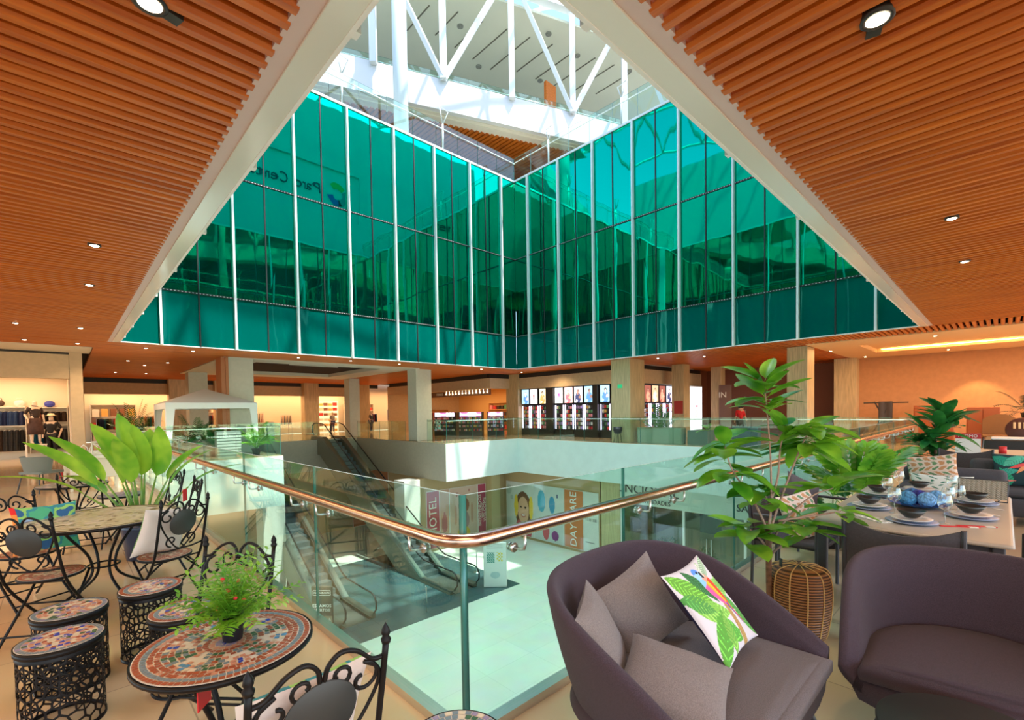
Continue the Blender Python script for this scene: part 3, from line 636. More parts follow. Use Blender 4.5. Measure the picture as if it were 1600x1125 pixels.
# escalators ------------------------------------------------------------
ESC = mat('escalator_cladding', (.25, .24, .18), .45, metal=.2); STEP = mat('escalator_step', (.12, .15, .15), .4, metal=.4, bump=.3, bscale=90); RUB = mat('handrail_rubber', (.012, .013, .013), .35)
DECK = mat('escalator_deck', (.28, .30, .27), .3, metal=.8)
def escalator(label, x0, x1, y0):
    t = thing('escalator', label, 'escalator', ((x0+x1)/2, y0, -6), group='escalators between the two floors')
    hw = (x1-x0)/2; Y = [0, 2.6, 13.2, 15.0]; Zb = [0, 0, 6, 6]
    def zz(y): return 0 if y < 2.6 else (6 if y > 13.2 else (y-2.6)*6/10.6)
    for s in (-1, 1):
        xa = s*hw
        g = MB(); pts = [(.35, -.0), (2.2, 0), (2.6, .0), (13.2, 6.0), (15.0, 6.0), (15.0, 5.2), (13.5, 5.2), (4.2, 0)]
        pr = [(y, z+.12) for y, z in pts[:5]]+[(15.0, 5.1), (13.6, 5.05), (4.55, .0), (.35, .0)]
        vs = [(xa+s*.0, y, z) for y, z in pr]+[(xa+s*.14, y, z) for y, z in pr]; n = len(pr)
        g.add(vs, [tuple(range(n)), tuple(range(2*n-1, n-1, -1))]+[(i, i+n, (i+1) % n+n, (i+1) % n) for i in range(n)]); g.build('side_cladding', ESC, t)
        g = MB(); pd = [(.3, .14), (2.6, .14), (13.2, 6.14), (15, 6.14)]
        for (ya, za), (yb, zb) in zip(pd[:-1], pd[1:]):
            g.add([(xa-.13, ya, za), (xa+.13, ya, za), (xa+.13, yb, zb), (xa-.13, yb, zb), (xa-.13, ya, za+.05), (xa+.13, ya, za+.05), (xa+.13, yb, zb+.05), (xa-.13, yb, zb+.05)], [(0,3,2,1),(4,5,6,7),(0,1,5,4),(1,2,6,5),(2,3,7,6),(3,0,4,7)])
        g.build('deck', DECK, t)
        rail = [(.2, .25), (.02, .45), (.0, .7), (.12, .90), (.35, .97), (1.2, .97), (2.45, .98), (2.9, 1.13), (13.1, 6.90), (13.6, 7.0), (14.7, 7.0), (14.95, 6.9), (15.05, 6.65), (15.0, 6.4), (14.8, 6.25)]
        g = smooth(); g.tube([(xa, y, z) for y, z in rail], .038, 8, flat=.7); g.build('handrail', RUB, t)
        g = MB()
        for (ya, za), (yb, zb) in zip(rail[1:-2], rail[2:-1]):
            g.add([(xa, ya, min(za, zz(ya)+.14)), (xa, yb, min(zb, zz(yb)+.14)), (xa, yb, zb), (xa, ya, za)], [(0, 1, 2, 3)])
        g.build('glass_balustrade', FGLASS, t)
    for k in range(29):
        y = 2.45+k*.3775; z = k*.2069
        g = MB(); g.box(-hw+.14, hw-.14, y, y+.40, z-.02, z+.01 if k else .012); g.box(-hw+.14, hw-.14, y+.38, y+.40, z, z+.20 if k < 28 else z+.02); g.build('step', STEP, t)
    g = MB(); g.box(-hw+.12, hw-.12, .3, 2.5, .0, .02); g.box(-hw+.12, hw-.12, 13.3, 15.2, 5.97, 6.02); g.build('comb_plate', DECK, t)
    return t
escalator('escalator rising beside the tan slab edge, nearer the poster walls', 10.1, 11.25, 13.6)
escalator('escalator farther left, its foot beside the dark menu stand', 5.5, 6.65, 13.9)
# ================================================================== background things
def painted(mb, w, h, nx, ny, fn, y=0):
    """flat print of w x h in local x,z"""
    mb.grid(nx, ny, lambda u, v: ((u-.5)*w, y, v*h), fn)
PRINT = mat('printed_panel', (.8, .8, .8), .5, attr=True)
def printglow(es): return mat('backlit_print_%d' % int(es*10), (.8, .8, .8), .4, attr=True, emit=(1, 1, 1), es=es)
BACKLIT = printglow(1.6)
def inell(u, v, cu, cv, ru, rv): return ((u-cu)/ru)**2+((v-cv)/rv)**2 < 1
def vary(c, k): return tuple(max(0, min(1, q*k)) for q in c)
ORD = ['first', 'second', 'third', 'fourth', 'fifth', 'sixth', 'seventh', 'eighth', 'ninth', 'tenth', 'eleventh', 'twelfth', 'thirteenth', 'fourteenth', 'fifteenth', 'sixteenth']
# --- human figures
SKIN = mat('skin', (.55, .32, .20), .55); HAIRM = mat('dark_hair', (.02, .015, .012), .7)
def figure(name, label, loc, rz, pose, shirt, pants, cat='person', skin=None, hair=True, h=1.72, headless=False, skirt=None, group=None):
    t = thing(name, label, cat, loc, rz, group); k = h/1.72; skin = skin or SKIN
    J = {'hip': (0, 0, .92), 'wa': (0, 0, 1.08), 'ch': (0, .01, 1.30), 'ne': (0, 0, 1.46), 'hd': (0, -.015, 1.52), 'hd2': (0, -.02, 1.62), 'top': (0, -.01, 1.70)}
    for s, n in ((-1, 'l'), (1, 'r')):
        J['h'+n] = (s*.09, 0, .88); J['k'+n] = (s*.10, -.02, .48); J['a'+n] = (s*.11, .02, .08); J['f'+n] = (s*.12, -.14, .035)
        J['s'+n] = (s*.175, 0, 1.40); J['e'+n] = (s*.23, .02, 1.12); J['w'+n] = (s*.24, -.06, .88); J['m'+n] = (s*.235, -.09, .80)
    J.update(pose)
    def skn(nm, chains, rad, mat_, lev=1):
        vs = []; ed = []; idx = {}; rs = []
        for ch in chains:
            for a in ch:
                if a not in idx: idx[a] = len(vs); vs.append(Vector(J[a])*k); rs.append(rad[a]*k)
            for a, b in zip(ch[:-1], ch[1:]): ed.append((idx[a], idx[b]))
        me = bpy.data.meshes.new(nm); me.from_pydata(vs, ed, []); o = bpy.data.objects.new(nm, me); C.objects.link(o)
        md = o.modifiers.new('s', 'SKIN'); 
        for i, r_ in enumerate(rs):
            sv = me.skin_vertices[0].data[i]; r_ = r_ if isinstance(r_, tuple) else (r_, r_); sv.radius = r_; sv.use_root = (i == 0)
        md.use_smooth_shade = True; o.modifiers.new('d', 'SUBSURF').levels = lev; o.modifiers['d'].render_levels = lev
        dg = bpy.context.evaluated_depsgraph_get(); dg.update(); m2 = bpy.data.meshes.new_from_object(o.evaluated_get(dg)); bpy.data.objects.remove(o)
        m2.materials.clear(); m2.materials.append(mat_)
        o = bpy.data.objects.new(nm, m2); C.objects.link(o); o.parent = t; return o
    Rb = dict(hip=.135, wa=.12, ch=.145, ne=.06, hd=.075, hd2=.088, top=.06)
    for n in 'lr': Rb.update({'h'+n: .095, 'k'+n: .06, 'a'+n: .042, 'f'+n: .038, 's'+n: .06, 'e'+n: .042, 'w'+n: .03, 'm'+n: .034})
    chains = [['hip', 'wa', 'ch', 'ne'], ['hip', 'hl', 'kl', 'al', 'fl'], ['hip', 'hr', 'kr', 'ar', 'fr'], ['ch', 'sl', 'el', 'wl', 'ml'], ['ch', 'sr', 'er', 'wr', 'mr']]
    if not headless: chains[0] += ['hd', 'hd2', 'top']
    skn('body', chains, Rb, skin)
    Rs = {a: b*1.13 for a, b in Rb.items()}
    if shirt: skn('shirt', [['hip', 'wa', 'ch'], ['ch', 'sl', 'el'], ['ch', 'sr', 'er']], Rs, shirt)
    if pants: skn('trousers', [['hip', 'hl', 'kl', 'al'], ['hip', 'hr', 'kr', 'ar']], {a: b*1.2 for a, b in Rb.items()}, pants)
    if skirt:
        g = smooth(); g.lathe([(.15*k, 1.02*k), (.19*k, .9*k), (.23*k, .6*k), (.25*k, .38*k)], 16); g.build('skirt', skirt, t)
    if hair and not headless:
        hd = Vector(J['hd2'])*k; g = smooth(); g.sphere((hd.x, hd.y+.025, hd.z+.035), .112*k, 14, 10, 1.05); g.build('hair', HAIRM, t)
        g = MB()
        for s in (-1, 1): g.cbox((hd.x+s*.035, hd.y-.094*k, hd.z-.005), (.025, .01, .01))
        g.cbox((hd.x, hd.y-.088*k, hd.z-.07), (.05, .01, .012)); g.build('eyes_and_mouth', BLACK, t)
        g = smooth(); g.sphere((hd.x, hd.y-.10*k, hd.z-.03), .016, 6, 5, 1.4); g.build('nose', skin, t)
    return t
# --- garments on rails
def garment(kind, col, w=.42, l=.62, nm='hanging_garment'):
    g = smooth(); n = 7
    if kind == 'top':
        g.grid(8, 6, lambda u, v: ((u-.5)*(w*(1-.25*v**3)), .025*sin(u*17)*(1-v*.5)+.02, -l+v*l))
        g.grid(8, 6, lambda u, v: ((.5-u)*(w*(1-.25*v**3)), -.025*sin(u*15)*(1-v*.5)-.02, -l+v*l))
    else:
        for s in (-1, 1): g.grid(5, 6, lambda u, v: (s*.06*(1-v)+(u-.5)*w*.45+s*.01, .03*sin(u*9)+.02, -l+v*l)); g.grid(5, 6, lambda u, v: (s*.06*(1-v)+(.5-u)*w*.45+s*.01, -.03*sin(u*9)-.02, -l+v*l))
    return g, mat('cloth_'+nm, col, .85, noise=.15, nscale=20)
def hanger_mb():
    g = smooth(); g.tube([(0, 0, .08), (0, 0, .03), (-.18, 0, -.03)], .006, 4); g.tube([(0, 0, .03), (.18, 0, -.03)], .006, 4); return g
CLOTHC = {'dark brown': (.06, .035, .025), 'navy blue': (.03, .05, .16), 'black': (.02, .02, .022), 'denim blue': (.08, .15, .35), 'charcoal': (.07, .07, .075), 'teal blue': (.02, .20, .33), 'rust red': (.35, .06, .03), 'cream': (.7, .6, .45), 'pink': (.7, .25, .25), 'orange': (.7, .25, .05), 'red': (.6, .02, .03), 'olive': (.18, .16, .06), 'grey': (.3, .3, .3)}
_proto = {}
def hang(x, y, z, ang, kind, cname, label, group, l=.62, w=.42):
    key = (kind, cname, round(l, 1))
    if key not in _proto:
        t = thing('hanging_'+('shirt' if kind == 'top' else 'trousers'), label, 'clothes', (x, y, z), ang, group)
        g, m_ = garment(kind, CLOTHC[cname], w, l, cname.replace(' ', '_')); g.build('cloth', m_, t); hanger_mb().build('hanger', STEEL, t); _proto[key] = t
    else:
        t = dup(_proto[key], (x, y, z), ang, label); t['group'] = group
    return t
SHELF = mat('white_shelf', (.80, .72, .60), .5)
def wallrack(nm, label, x0, x1, y, zs, zr):
    t = thing('wall_clothes_rack', label, 'shelf', ((x0+x1)/2, y, 0)); hw = (x1-x0)/2
    for z in zs: g = MB(); g.box(-hw, hw, -.38, 0, z, z+.035); g.build('shelf', SHELF, t)
    for z in zr: g = smooth(); g.tube([(-hw, -.30, z), (hw, -.30, z)], .013, 6); g.build('rail', STEEL, t)
    g = MB(); g.box(-hw-.02, -hw, -.35, 0, .2, 2.1); g.box(hw, hw+.02, -.35, 0, .2, 2.1); g.build('upright', SHELF, t)
    return t
wallrack('r', 'wall rack with shelf of shoes at the far left of the clothes shop', -4.4, -2.45, 25.2, (2.03, 1.28), (1.93, 1.2))
wallrack('r', 'wall rack with caps on its shelf beside the clothes shop corner', -2.33, -1.25, 25.2, (2.0, 1.28), (1.9, 1.2))
i = 0
for zt, l, kinds, cs, nm in ((1.88, .55, 'top', ('dark brown', 'dark brown', 'black', 'dark brown', 'denim blue', 'navy blue', 'denim blue', 'navy blue'), 'upper'), (1.15, .82, 'pants', ('black', 'dark brown', 'dark brown', 'black', 'dark brown', 'charcoal', 'charcoal', 'black'), 'lower')):
    for k in range(12):
        c_ = cs[min(len(cs)-1, k*len(cs)//12)]
        hang(-4.1+k*.14, 24.9, zt, 1.2, kinds, c_, '%s garment, %s rail of the far left wall rack, %s from left' % (c_, nm, ORD[k]), 'clothes on the far left rack', l)
for k in range(6):
    c_ = ('teal blue', 'teal blue', 'charcoal', 'black', 'black', 'charcoal')[k]
    hang(-2.2+k*.17, 24.9, 1.15, 1.2, 'top', c_, '%s garment, lower rail of the corner wall rack, %s from left' % (c_, ORD[k]), 'clothes on the corner rack', .8)
    hang(-2.2+k*.17, 24.9, 1.85, 1.2, 'top', ('red', 'rust red', 'black', 'charcoal', 'dark brown', 'dark brown')[k], 'short garment, upper rail of the corner wall rack, %s from left' % ORD[k], 'clothes on the corner rack', .4)
for k, (x, c_, lab) in enumerate(((-2.6, (.75, .72, .66), 'pale grey handbag on the far left shop shelf'), (-3.15, (.06, .03, .02), 'dark brown boots on the far left shop shelf'), (-1.75, (.05, .06, .35), 'blue purple cap on the shelf beside the shop corner'))):
    g = smooth(); g.sphere((0, 0, .13), .15, 14, 8, .9, 1.1, .6)
    if k < 2: g.tube([(-.1, 0, .2), (-.07, 0, .33), (.07, 0, .33), (.1, 0, .2)], .012, 6)
    else: g.lathe([(.0, .02), (.2, .03), (.2, .05), (.1, .06)], 14, (0, -.08, 0))
    tag(g.build(('handbag', 'boots', 'cap')[k], mat('accessory_%d' % k, c_, .5), loc=(x, 25.0, 2.066 if k < 2 else 2.035)), lab, ('bag', 'boots', 'cap')[k])
PLASTIC = mat('mannequin_skin', (.72, .55, .42), .3); DKCL = mat('mannequin_dark_cloth', (.03, .015, .012), .8, noise=.3); BLKCL = mat('mannequin_black_cloth', (.012, .012, .014), .85)
pod = MB(); pod.box(-.3, .3, -.3, .3, .56, .60); 
for a in (-.27, .27):
    for b in (-.27, .27): pod.box(a-.015, a+.015, b-.015, b+.015, 0, .56)
tag(pod.build('display_platform', SHELF, loc=(-2.15, 23.9, 0)), 'small white display table under the mannequins, clothes shop', 'table')
figure('mannequin', 'mannequin in brown sleeveless dress standing on the white platform', (-2.15, 23.9, .6), .3, {'el': (-.28, .05, 1.14), 'wl': (-.22, -.1, .95)}, DKCL, None, 'mannequin', PLASTIC, False, 1.7, skirt=mat('dark_skirt', (.05, .02, .015), .8, noise=.3))
figure('mannequin', 'mannequin in black clothes with pale hat beside the platform', (-1.72, 24.5, .0), -.3, {'er': (.3, .05, 1.15)}, BLKCL, BLKCL, 'mannequin', PLASTIC, False, 1.72)
g = smooth(); g.lathe([(.0, .1), (.09, .09), (.11, .02), (.2, 0), (.11, -.01)], 16); tag(g.build('sun_hat', mat('straw', (.75, .62, .42), .8), loc=(-1.72, 24.48, 1.69)), 'pale straw hat on the head of the black clothed mannequin', 'hat')
# --- back left shops (Y=38.5 wall), many small racks of stock
cols = list(CLOTHC)
def shop_rack(x, y, label, n, zt=1.5, gl='', l=.7, rz=0, seed=1):
    t = thing('clothes_rail', label, 'rail', (x, y, 0), rz); g = smooth(); w = n*.06
    g.tube([(-w, -.25, .02), (-w, .25, .02)], .015, 6); g.tube([(w, -.25, .02), (w, .25, .02)], .015, 6); g.tube([(-w, 0, .02), (-w, 0, zt+.08), (w, 0, zt+.08), (w, 0, .02)], .014, 6); g.build('frame', STEEL, t)
    rn = random.Random(seed)
    for k in range(n):
        c_ = rn.choice(cols); a = -w+.08+(2*w-.16)*k/max(1, n-1)
        hang(x+a*cos(rz), y+a*sin(rz), zt, 1.3+rz, 'top', c_, '%s garment %s from left, %s' % (c_, ORD[k], gl), 'clothes on the '+gl, l)
shop_rack(.6, 37.4, 'clothes rail at the far left inside the back shop', 8, 1.5, 'back shop rail farthest left', seed=2)
shop_rack(2.8, 37.6, 'clothes rail behind the dress form in the back shop', 8, 1.6, 'back shop rail behind the gazebo roof end', seed=3)
shop_rack(6.5, 37.2, 'clothes rail seen left of the pale left column', 9, 1.6, 'back shop rail by the left pale column', seed=4)
shop_rack(9.2, 37.4, 'clothes rail seen right of the pale left column', 9, 1.7, 'back shop rail right of the left pale column', seed=5)
shop_rack(11.2, 36.9, 'clothes rail beside the round tan pillar, back shop', 7, 1.5, 'back shop rail by the tan pillar', seed=6)
shop_rack(18.2, 36.6, 'clothes rail right of the grey column, back shop', 9, 1.5, 'back shop rail right of the grey column', seed=7)
shop_rack(20.6, 36.8, 'tall clothes rail with red stock at the back right', 12, 1.9, 'back shop rail with the red stock', 1.0, seed=8)
shop_rack(22.6, 35.6, 'clothes rail left of the right pale column', 9, 1.4, 'back shop rail beside the right pale column', seed=9)
for k, (x, y, lab, a, b_) in enumerate(((2.2, 36.9, 'dress form in beige top far back left', 'cream', 'charcoal'), (14.9, 37.0, 'mannequin before the bright shelving at the escalator head', 'grey', 'navy blue'), (17.1, 34.5, 'mannequin in grey top right of the escalator head', 'charcoal', 'navy blue'), (19.1, 34.8, 'small dark mannequin among the back shop rails', 'black', 'black'))):
    figure('mannequin', lab, (x, y, 0), .3*k, {}, mat('mq_top_%d' % k, CLOTHC[a], .8), mat('mq_low_%d' % k, CLOTHC[b_], .8), 'mannequin', PLASTIC, False, 1.75)
def shelf_unit(x, y, label, w, h, rows, per, group, cset, rz=0, body=SHELF, glow=None, dep=.35, seed=0, z0=.1, item='stock_box', cat='box', itemname='stock', sz=(.8, .55)):
    short = group.replace('stock ', 'shelving ')
    t = thing('shelving_unit', label, 'shelves', (x, y, 0), rz); g = MB(); g.box(-w/2, w/2, .0, .03, 0, h); g.box(-w/2-.03, -w/2, -dep, .03, 0, h); g.box(w/2, w/2+.03, -dep, .03, 0, h); g.build('carcass', body, t)
    for r_ in range(rows+1): g = MB(); zz = z0+(h-z0)*r_/rows; g.box(-w/2, w/2, -dep, 0, zz-.03, zz); g.build('shelf', body, t)
    rn = random.Random(seed); proto = {}
    for r_ in range(rows):
        zz = z0+(h-z0)*r_/rows; hh = (h-z0)/rows
        for k in range(per):
            c_ = rn.choice(cset); lx = -w/2+w*(k+.5)/per; ly = -dep*.55
            wx = x+lx*cos(rz)-ly*sin(rz); wy = y+lx*sin(rz)+ly*cos(rz)
            lab = '%s %s item %s from left, %s shelf up, %s' % (c_[0], itemname, ORD[k], ORD[r_], short)
            if c_ not in proto:
                g = MB(); ww = w/per*sz[0]*rn.uniform(.8, 1); h2 = hh*sz[1]*rn.uniform(.8, 1.2)
                if item == 'bottle': g.smooth = True; g.lathe([(ww*.4, 0), (ww*.4, h2*.65), (ww*.15, h2*.75), (ww*.15, h2)], 8)
                else: g.rbox(-ww/2, ww/2, -dep*.3, dep*.3, 0, h2, .01, 1)
                o = g.build(item, mat(item+'_'+c_[0].replace(' ', '_'), c_[1], .5), loc=(wx, wy, zz+.001), rz=rz); tag(o, lab, cat, group); proto[c_] = o
            else: dup(proto[c_], (wx, wy, zz+.001), rz, lab)
    return t
CC = [('white', (.85, .8, .7)), ('amber', (.8, .45, .12)), ('red', (.6, .05, .04)), ('brown', (.25, .1, .05)), ('cream', (.8, .7, .5))]
CK = [('red', (.6, .04, .05)), ('pink', (.75, .3, .35)), ('white', (.8, .8, .8)), ('gold', (.7, .45, .12)), ('black', (.03, .03, .03)), ('green', (.1, .3, .15)), ('lilac', (.35, .25, .55))]
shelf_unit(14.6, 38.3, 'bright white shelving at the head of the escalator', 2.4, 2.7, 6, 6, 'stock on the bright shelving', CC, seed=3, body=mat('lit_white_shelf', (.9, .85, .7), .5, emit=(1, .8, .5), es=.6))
shelf_unit(6.8, 38.3, 'tall shelving behind the left pale column', 2.6, 2.4, 4, 6, 'stock behind the pale column', CC, seed=4)
shelf_unit(1.0, 38.3, 'shelving at the far back left shop', 2.2, 2.4, 3, 5, 'stock at the far back left', CC, seed=5)
shelf_unit(17.8, 38.3, 'shelving right of the grey column', 2.6, 2.4, 4, 6, 'stock right of the grey column', CC, seed=6)
# --- cosmetic kiosks along the kiosk shopfront
DKF = mat('kiosk_black', (.02, .018, .02), .35)
def kiosk(x, y, w, rz, label, seed, screen=(.75, .7, .8)):
    t = thing('cosmetics_kiosk', label, 'kiosk', (x, y, 0), rz); g = MB(); g.box(-w/2, w/2, 0, .5, 0, 1.55); g.build('body', DKF, t)
    for r_ in range(4): g = MB(); g.box(-w/2+.05, w/2-.05, -.18, 0, .3+r_*.25, .315+r_*.25); g.build('shelf', DKF, t)
    g = MB(); painted(g, w-.15, .28, 24, 6, lambda u, v: vary(screen, .75+.5*(sin(u*40+seed)*.5+.5)) if (sin(u*9+seed*2)+cos(v*7)) < 1 else (.5, .15, .35), -.005); o = g.build('header_panel', BACKLIT, t); o.location = (0, -.005, 1.26)
    rn = random.Random(seed); n = int(w/.11)
    for r_ in range(4):
        for k in range(n):
            c_ = rn.choice(CK); lx = -w/2+.1+(w-.2)*k/(n-1); wx = x+lx*cos(rz)+.09*sin(rz); wy = y+lx*sin(rz)-.09*cos(rz)
            g = None; key = ('cos', c_[0])
            lab = '%s cosmetics box, %s kiosk, %s shelf up, %s from left' % (c_[0], ('', 'leftmost', 'second', 'third', 'rightmost')[seed], ORD[r_], ORD[k] if k < 16 else 'last')
            if key not in _proto:
                g = MB(); g.box(-.035, .035, -.03, .03, 0, .14); o = g.build('cosmetics_box', mat('cosmetic_'+c_[0], c_[1], .35), loc=(wx, wy, .316+r_*.25), rz=rz); tag(o, lab, 'box', 'cosmetics on the kiosks'); _proto[key] = o
            else: dup(_proto[key], (wx, wy, .316+r_*.25), rz, lab)
    return t
kiosk(16.6, 26.0, 1.2, -.95, 'small black cosmetics kiosk at the left end', 1, (.8, .8, .85))
kiosk(17.2, 24.2, 1.6, -1.05, 'black cosmetics kiosk with pale header in the row left of centre', 2)
kiosk(18.05, 22.5, 1.6, -.9, 'black cosmetics kiosk with violet display, middle of the row', 3, (.8, .7, .9))
kiosk(19.1, 21.2, 1.1, -.75, 'black cosmetics kiosk at the right end beside the pillar', 4, (.9, .6, .65))
shelf_unit(25.7, 27, 'tall amber shop shelving behind the kiosks', 4.2, 2.3, 4, 9, 'stock behind the kiosks', CK, rz=-pi/2, seed=7, body=mat('amber_shelf', (.7, .4, .15), .6))
shelf_unit(22.5, 33.8, 'red topped shelving deep in the kiosk shop', 3.4, 1.8, 3, 8, 'stock deep in the kiosk shop', CK, seed=8, body=mat('amber_shelf_b', (.6, .3, .1), .6))
g = MB(); g.box(18.95, 19.1, 21.6, 29.5, 2.68, 3.05); tag(g.build('shop_sign_board', mat('sign_board_brown', (.16, .07, .03), .6)), 'dark brown sign board over the kiosk shop with small white lettering', 'sign')
text_mesh('shop_lettering', 'FERRES', .26, WHITE, (18.93, 27.2, 2.86), (pi/2, 0, -pi/2), bpy.data.objects['shop_sign_board'], .01)
for k in range(13):
    g = smooth(); g.tube([(0, 0, 0), (0, 0, -.14)], .01, 5); g.lathe([(.02, -.14), (.045, -.24), (.0, -.26)], 8, ); o = g.build('pendant_bulb', mat('bulb_glow', (1, .9, .7), emit=(1, .8, .5), es=6) if k == 0 else bpy.data.materials['bulb_glow'], loc=(18.85, 21.7+k*.38, 3.06)); tag(o, 'small hanging bulb in the row over the kiosks, %s from the pillar end' % ORD[k], 'lamp', 'bulbs over the kiosks')
# --- lightbox display wall
def poster_fn(kind, seed):
    rn = random.Random(seed); sk = rn.choice([(.75, .45, .32), (.85, .6, .5), (.35, .2, .15)])
    pal = {'blue': ((.35, .62, .85), (.10, .25, .55)), 'pale': ((.85, .84, .9), (.8, .2, .2)), 'sand': ((.75, .68, .45), (.45, .32, .1)), 'white': ((.9, .88, .92), (.75, .1, .35)), 'pink': ((.9, .6, .6), (.8, .15, .2)), 'mono': ((.65, .65, .75), (.05, .06, .15)), 'night': ((.25, .08, .06), (.7, .3, .2)), 'gold': ((.55, .40, .25), (.9, .8, .6))}[kind]
    cu = rn.uniform(.42, .58); 
    def fn(u, v):
        c_ = vary(pal[0], .85+.3*v)
        if kind in ('white', 'pale'):
            if inell(u, v, cu, .55, .14, .12) or (abs(u-cu) < .05 and .25 < v < .5): c_ = pal[1]
            elif abs(v-.8) < .015 and abs(u-.5) < .25: c_ = (.3, .3, .4)
        else:
            if inell(u, v, cu, .3, .33, .34): c_ = pal[1]
            if inell(u, v, cu+.22, .35, .16, .1): c_ = vary(sk, .9)
            if inell(u, v, cu, .74, .13, .10): c_ = (.05, .03, .03)
            if inell(u, v, cu, .70, .10, .09): c_ = sk
            if inell(u, v, cu-.02, .56, .07, .08): c_ = sk
            if inell(u, v, .3, .12, .1, .08): c_ = vary(pal[0], 1.2)
        return c_
    return fn
def lightbox(x, y, z, w, h, rz, kind, seed, label, group):
    t = thing('lightbox_poster', label, 'poster', (x, y, z), rz, group); g = MB(); g.box(-w/2-.04, w/2+.04, 0, .12, -.04, h+.04); g.build('frame', BLACK, t)
    g = MB(); painted(g, w, h, 14, 26, poster_fn(kind, seed), -.004); g.build('backlit_print', BACKLIT, t); return t
LB = [(19.75, 'blue', 'swimmer on a blue sky, at the left end'), (19.0, 'pale', 'pale sheet with a small red mark, second from the left'), (18.2, 'sand', 'sandy coloured print left of the first black gap'), (16.9, 'white', 'white sheet with a magenta bottle'), (16.15, 'pink', 'pink print of a figure'), (15.4, 'mono', 'blue grey print of a figure in a suit'), (14.65, 'blue', 'dark figure on a pale blue ground beside the second black gap'), (13.55, 'blue', 'red and blue print beside the right black gap'), (12.8, 'pink', 'print with a blue patch over pink'), (12.05, 'pale', 'pale lilac sheet beside the travertine pillar')]
for k, (y, kd, lb) in enumerate(LB): lightbox(20.45, y, 2.02, .62, .92, -pi/2, kd, k, 'backlit poster, '+lb, 'lightbox posters over the display cases')
for k, x in enumerate((22.2, 23.0, 23.8, 24.6, 25.3)): lightbox(x, 11.9, 1.98, .66, .92, 0, ('night', 'gold', 'night', 'mono', 'blue')[k], 20+k, 'backlit poster right of the travertine pillar, '+('dark red one at the left end', 'warm beige one, second', 'dark red one in the middle', 'blue grey one with a suited figure', 'light blue one at the right end')[k], 'lightbox posters right of the pillar')
LED = mat('cool_led', (.8, .75, 1), emit=(.80, .72, 1), es=5)
def display_case(x, y, rz, w, label, seed, group, h=1.95):
    short = ORD[(seed-30) if seed < 50 else seed-50]+(' case left of pillar' if seed < 50 else ' case right of pillar')
    t = thing('display_case', label, 'display case', (x, y, 0), rz, group); g = MB(); g.box(-w/2, w/2, .1, .4, 0, h); g.box(-w/2, w/2, -.05, .1, 0, .42); g.build('cabinet', DKF, t)
    for s in (-1, 1): g = MB(); g.box(s*(w/2-.05)-.018, s*(w/2-.05)+.018, -.02, .02, .45, h-.06); g.build('led_strip', LED, t)
    for r_ in range(6): g = MB(); g.box(-w/2+.08, w/2-.08, -.05, .1, .45+r_*.24, .46+r_*.24); g.build('shelf', DKF, t)
    rn = random.Random(seed)
    for r_ in range(6):
        for k in range(3):
            c_ = rn.choice(CK); lx = (k-1)*.14; key = ('perf', c_[0]); wx = x+lx*cos(rz)-.0; wy = y+lx*sin(rz)
            lab = '%s perfume pack, %s, %s shelf up, %s' % (c_[0], short, ORD[r_], ('left', 'centre', 'right')[k])
            if key not in _proto:
                g = MB(); g.box(-.045, .045, -.03, .04, 0, .17); o = g.build('perfume_pack', mat('perf_'+c_[0], vary(c_[1], 1.2), .3), loc=(wx, wy, .461+r_*.24), rz=rz); tag(o, lab, 'box', 'perfume packs'); _proto[key] = o
            else: dup(_proto[key], (wx, wy, .461+r_*.24), rz, lab)
for k, (y, kd, lb) in enumerate(LB): display_case(20.5, y, -pi/2, .7, 'display case under the '+lb.split(',')[0].replace(' of a figure', ''), 30+k, 'display cases with cool light strips')
for k, x in enumerate((22.2, 23.0, 23.8, 24.6, 25.3)): display_case(x, 12.0, 0, .7, 'display case right of the pillar, '+ORD[k]+' from the left', 50+k, 'display cases right of the pillar')
g = MB(); g.box(20.3, 20.5, 17.25, 17.85, 0, 3); g.box(20.3, 20.5, 13.95, 14.3, 0, 3); struct('trim_9', g, DKF)
# tall white lightbox
t = thing('tall_light_panel', 'tall white backlit panel with a faint red figure, right of the display cases', 'poster', (26.95, 11.35, .2)); g = MB(); g.box(-.85, .85, 0, .1, 0, 2.75); g.build('frame', WHITEM, t)
g = MB(); painted(g, 1.6, 2.65, 24, 40, lambda u, v: (.75, .15, .2) if (inell(u, v, .55, .55, .07, .03) or abs(u-.55) < .02 and .42 < v < .55) else ((.8, .5, .4) if inell(u, v, .5, .36, .16, .08) and sin(u*40)*sin(v*60) > -.2 else ((.5, .5, .55) if abs(v-.22) < .006 and abs(u-.45) < .25 else (.92, .9, .95))), -.005); o = g.build('print', BACKLIT, t); o.location = (0, 0, .05)
# low planters / green bench wall behind the far rail
GRN = mat('sage_panel', (.20, .27, .16), .7)
g = MB(); g.rbox(18.25, 18.75, 8.0, 10.2, 0, .72, .03, 2); tag(g.build('bench_screen', GRN), 'long sage green low screen behind the far glass rail', 'screen')
g = MB(); g.rbox(18.4, 19.2, 6.9, 7.8, 0, .62, .03, 2); tag(g.build('low_counter', mat('dark_sage', (.10, .14, .10), .6)), 'dark green low box right of the sage screen', 'counter')
# small round chair by the pillar
t = thing('wire_leg_stool', 'small dark round seat on thin legs before the travertine pillar', 'stool', (17.7, 10.9, 0)); g = smooth(); g.lathe([(.02, .42), (.16, .45), (.22, .6), (.21, .75), (.2, .74), (.17, .5), (.0, .47)], 18); g.build('seat_shell', BLACK, t)
for s in range(4): g = smooth(); a = pi/4+s*pi/2; g.tube([(.12*cos(a), .12*sin(a), .44), (.2*cos(a), .2*sin(a), 0)], .012, 6); g.build('leg', BLACK, t)
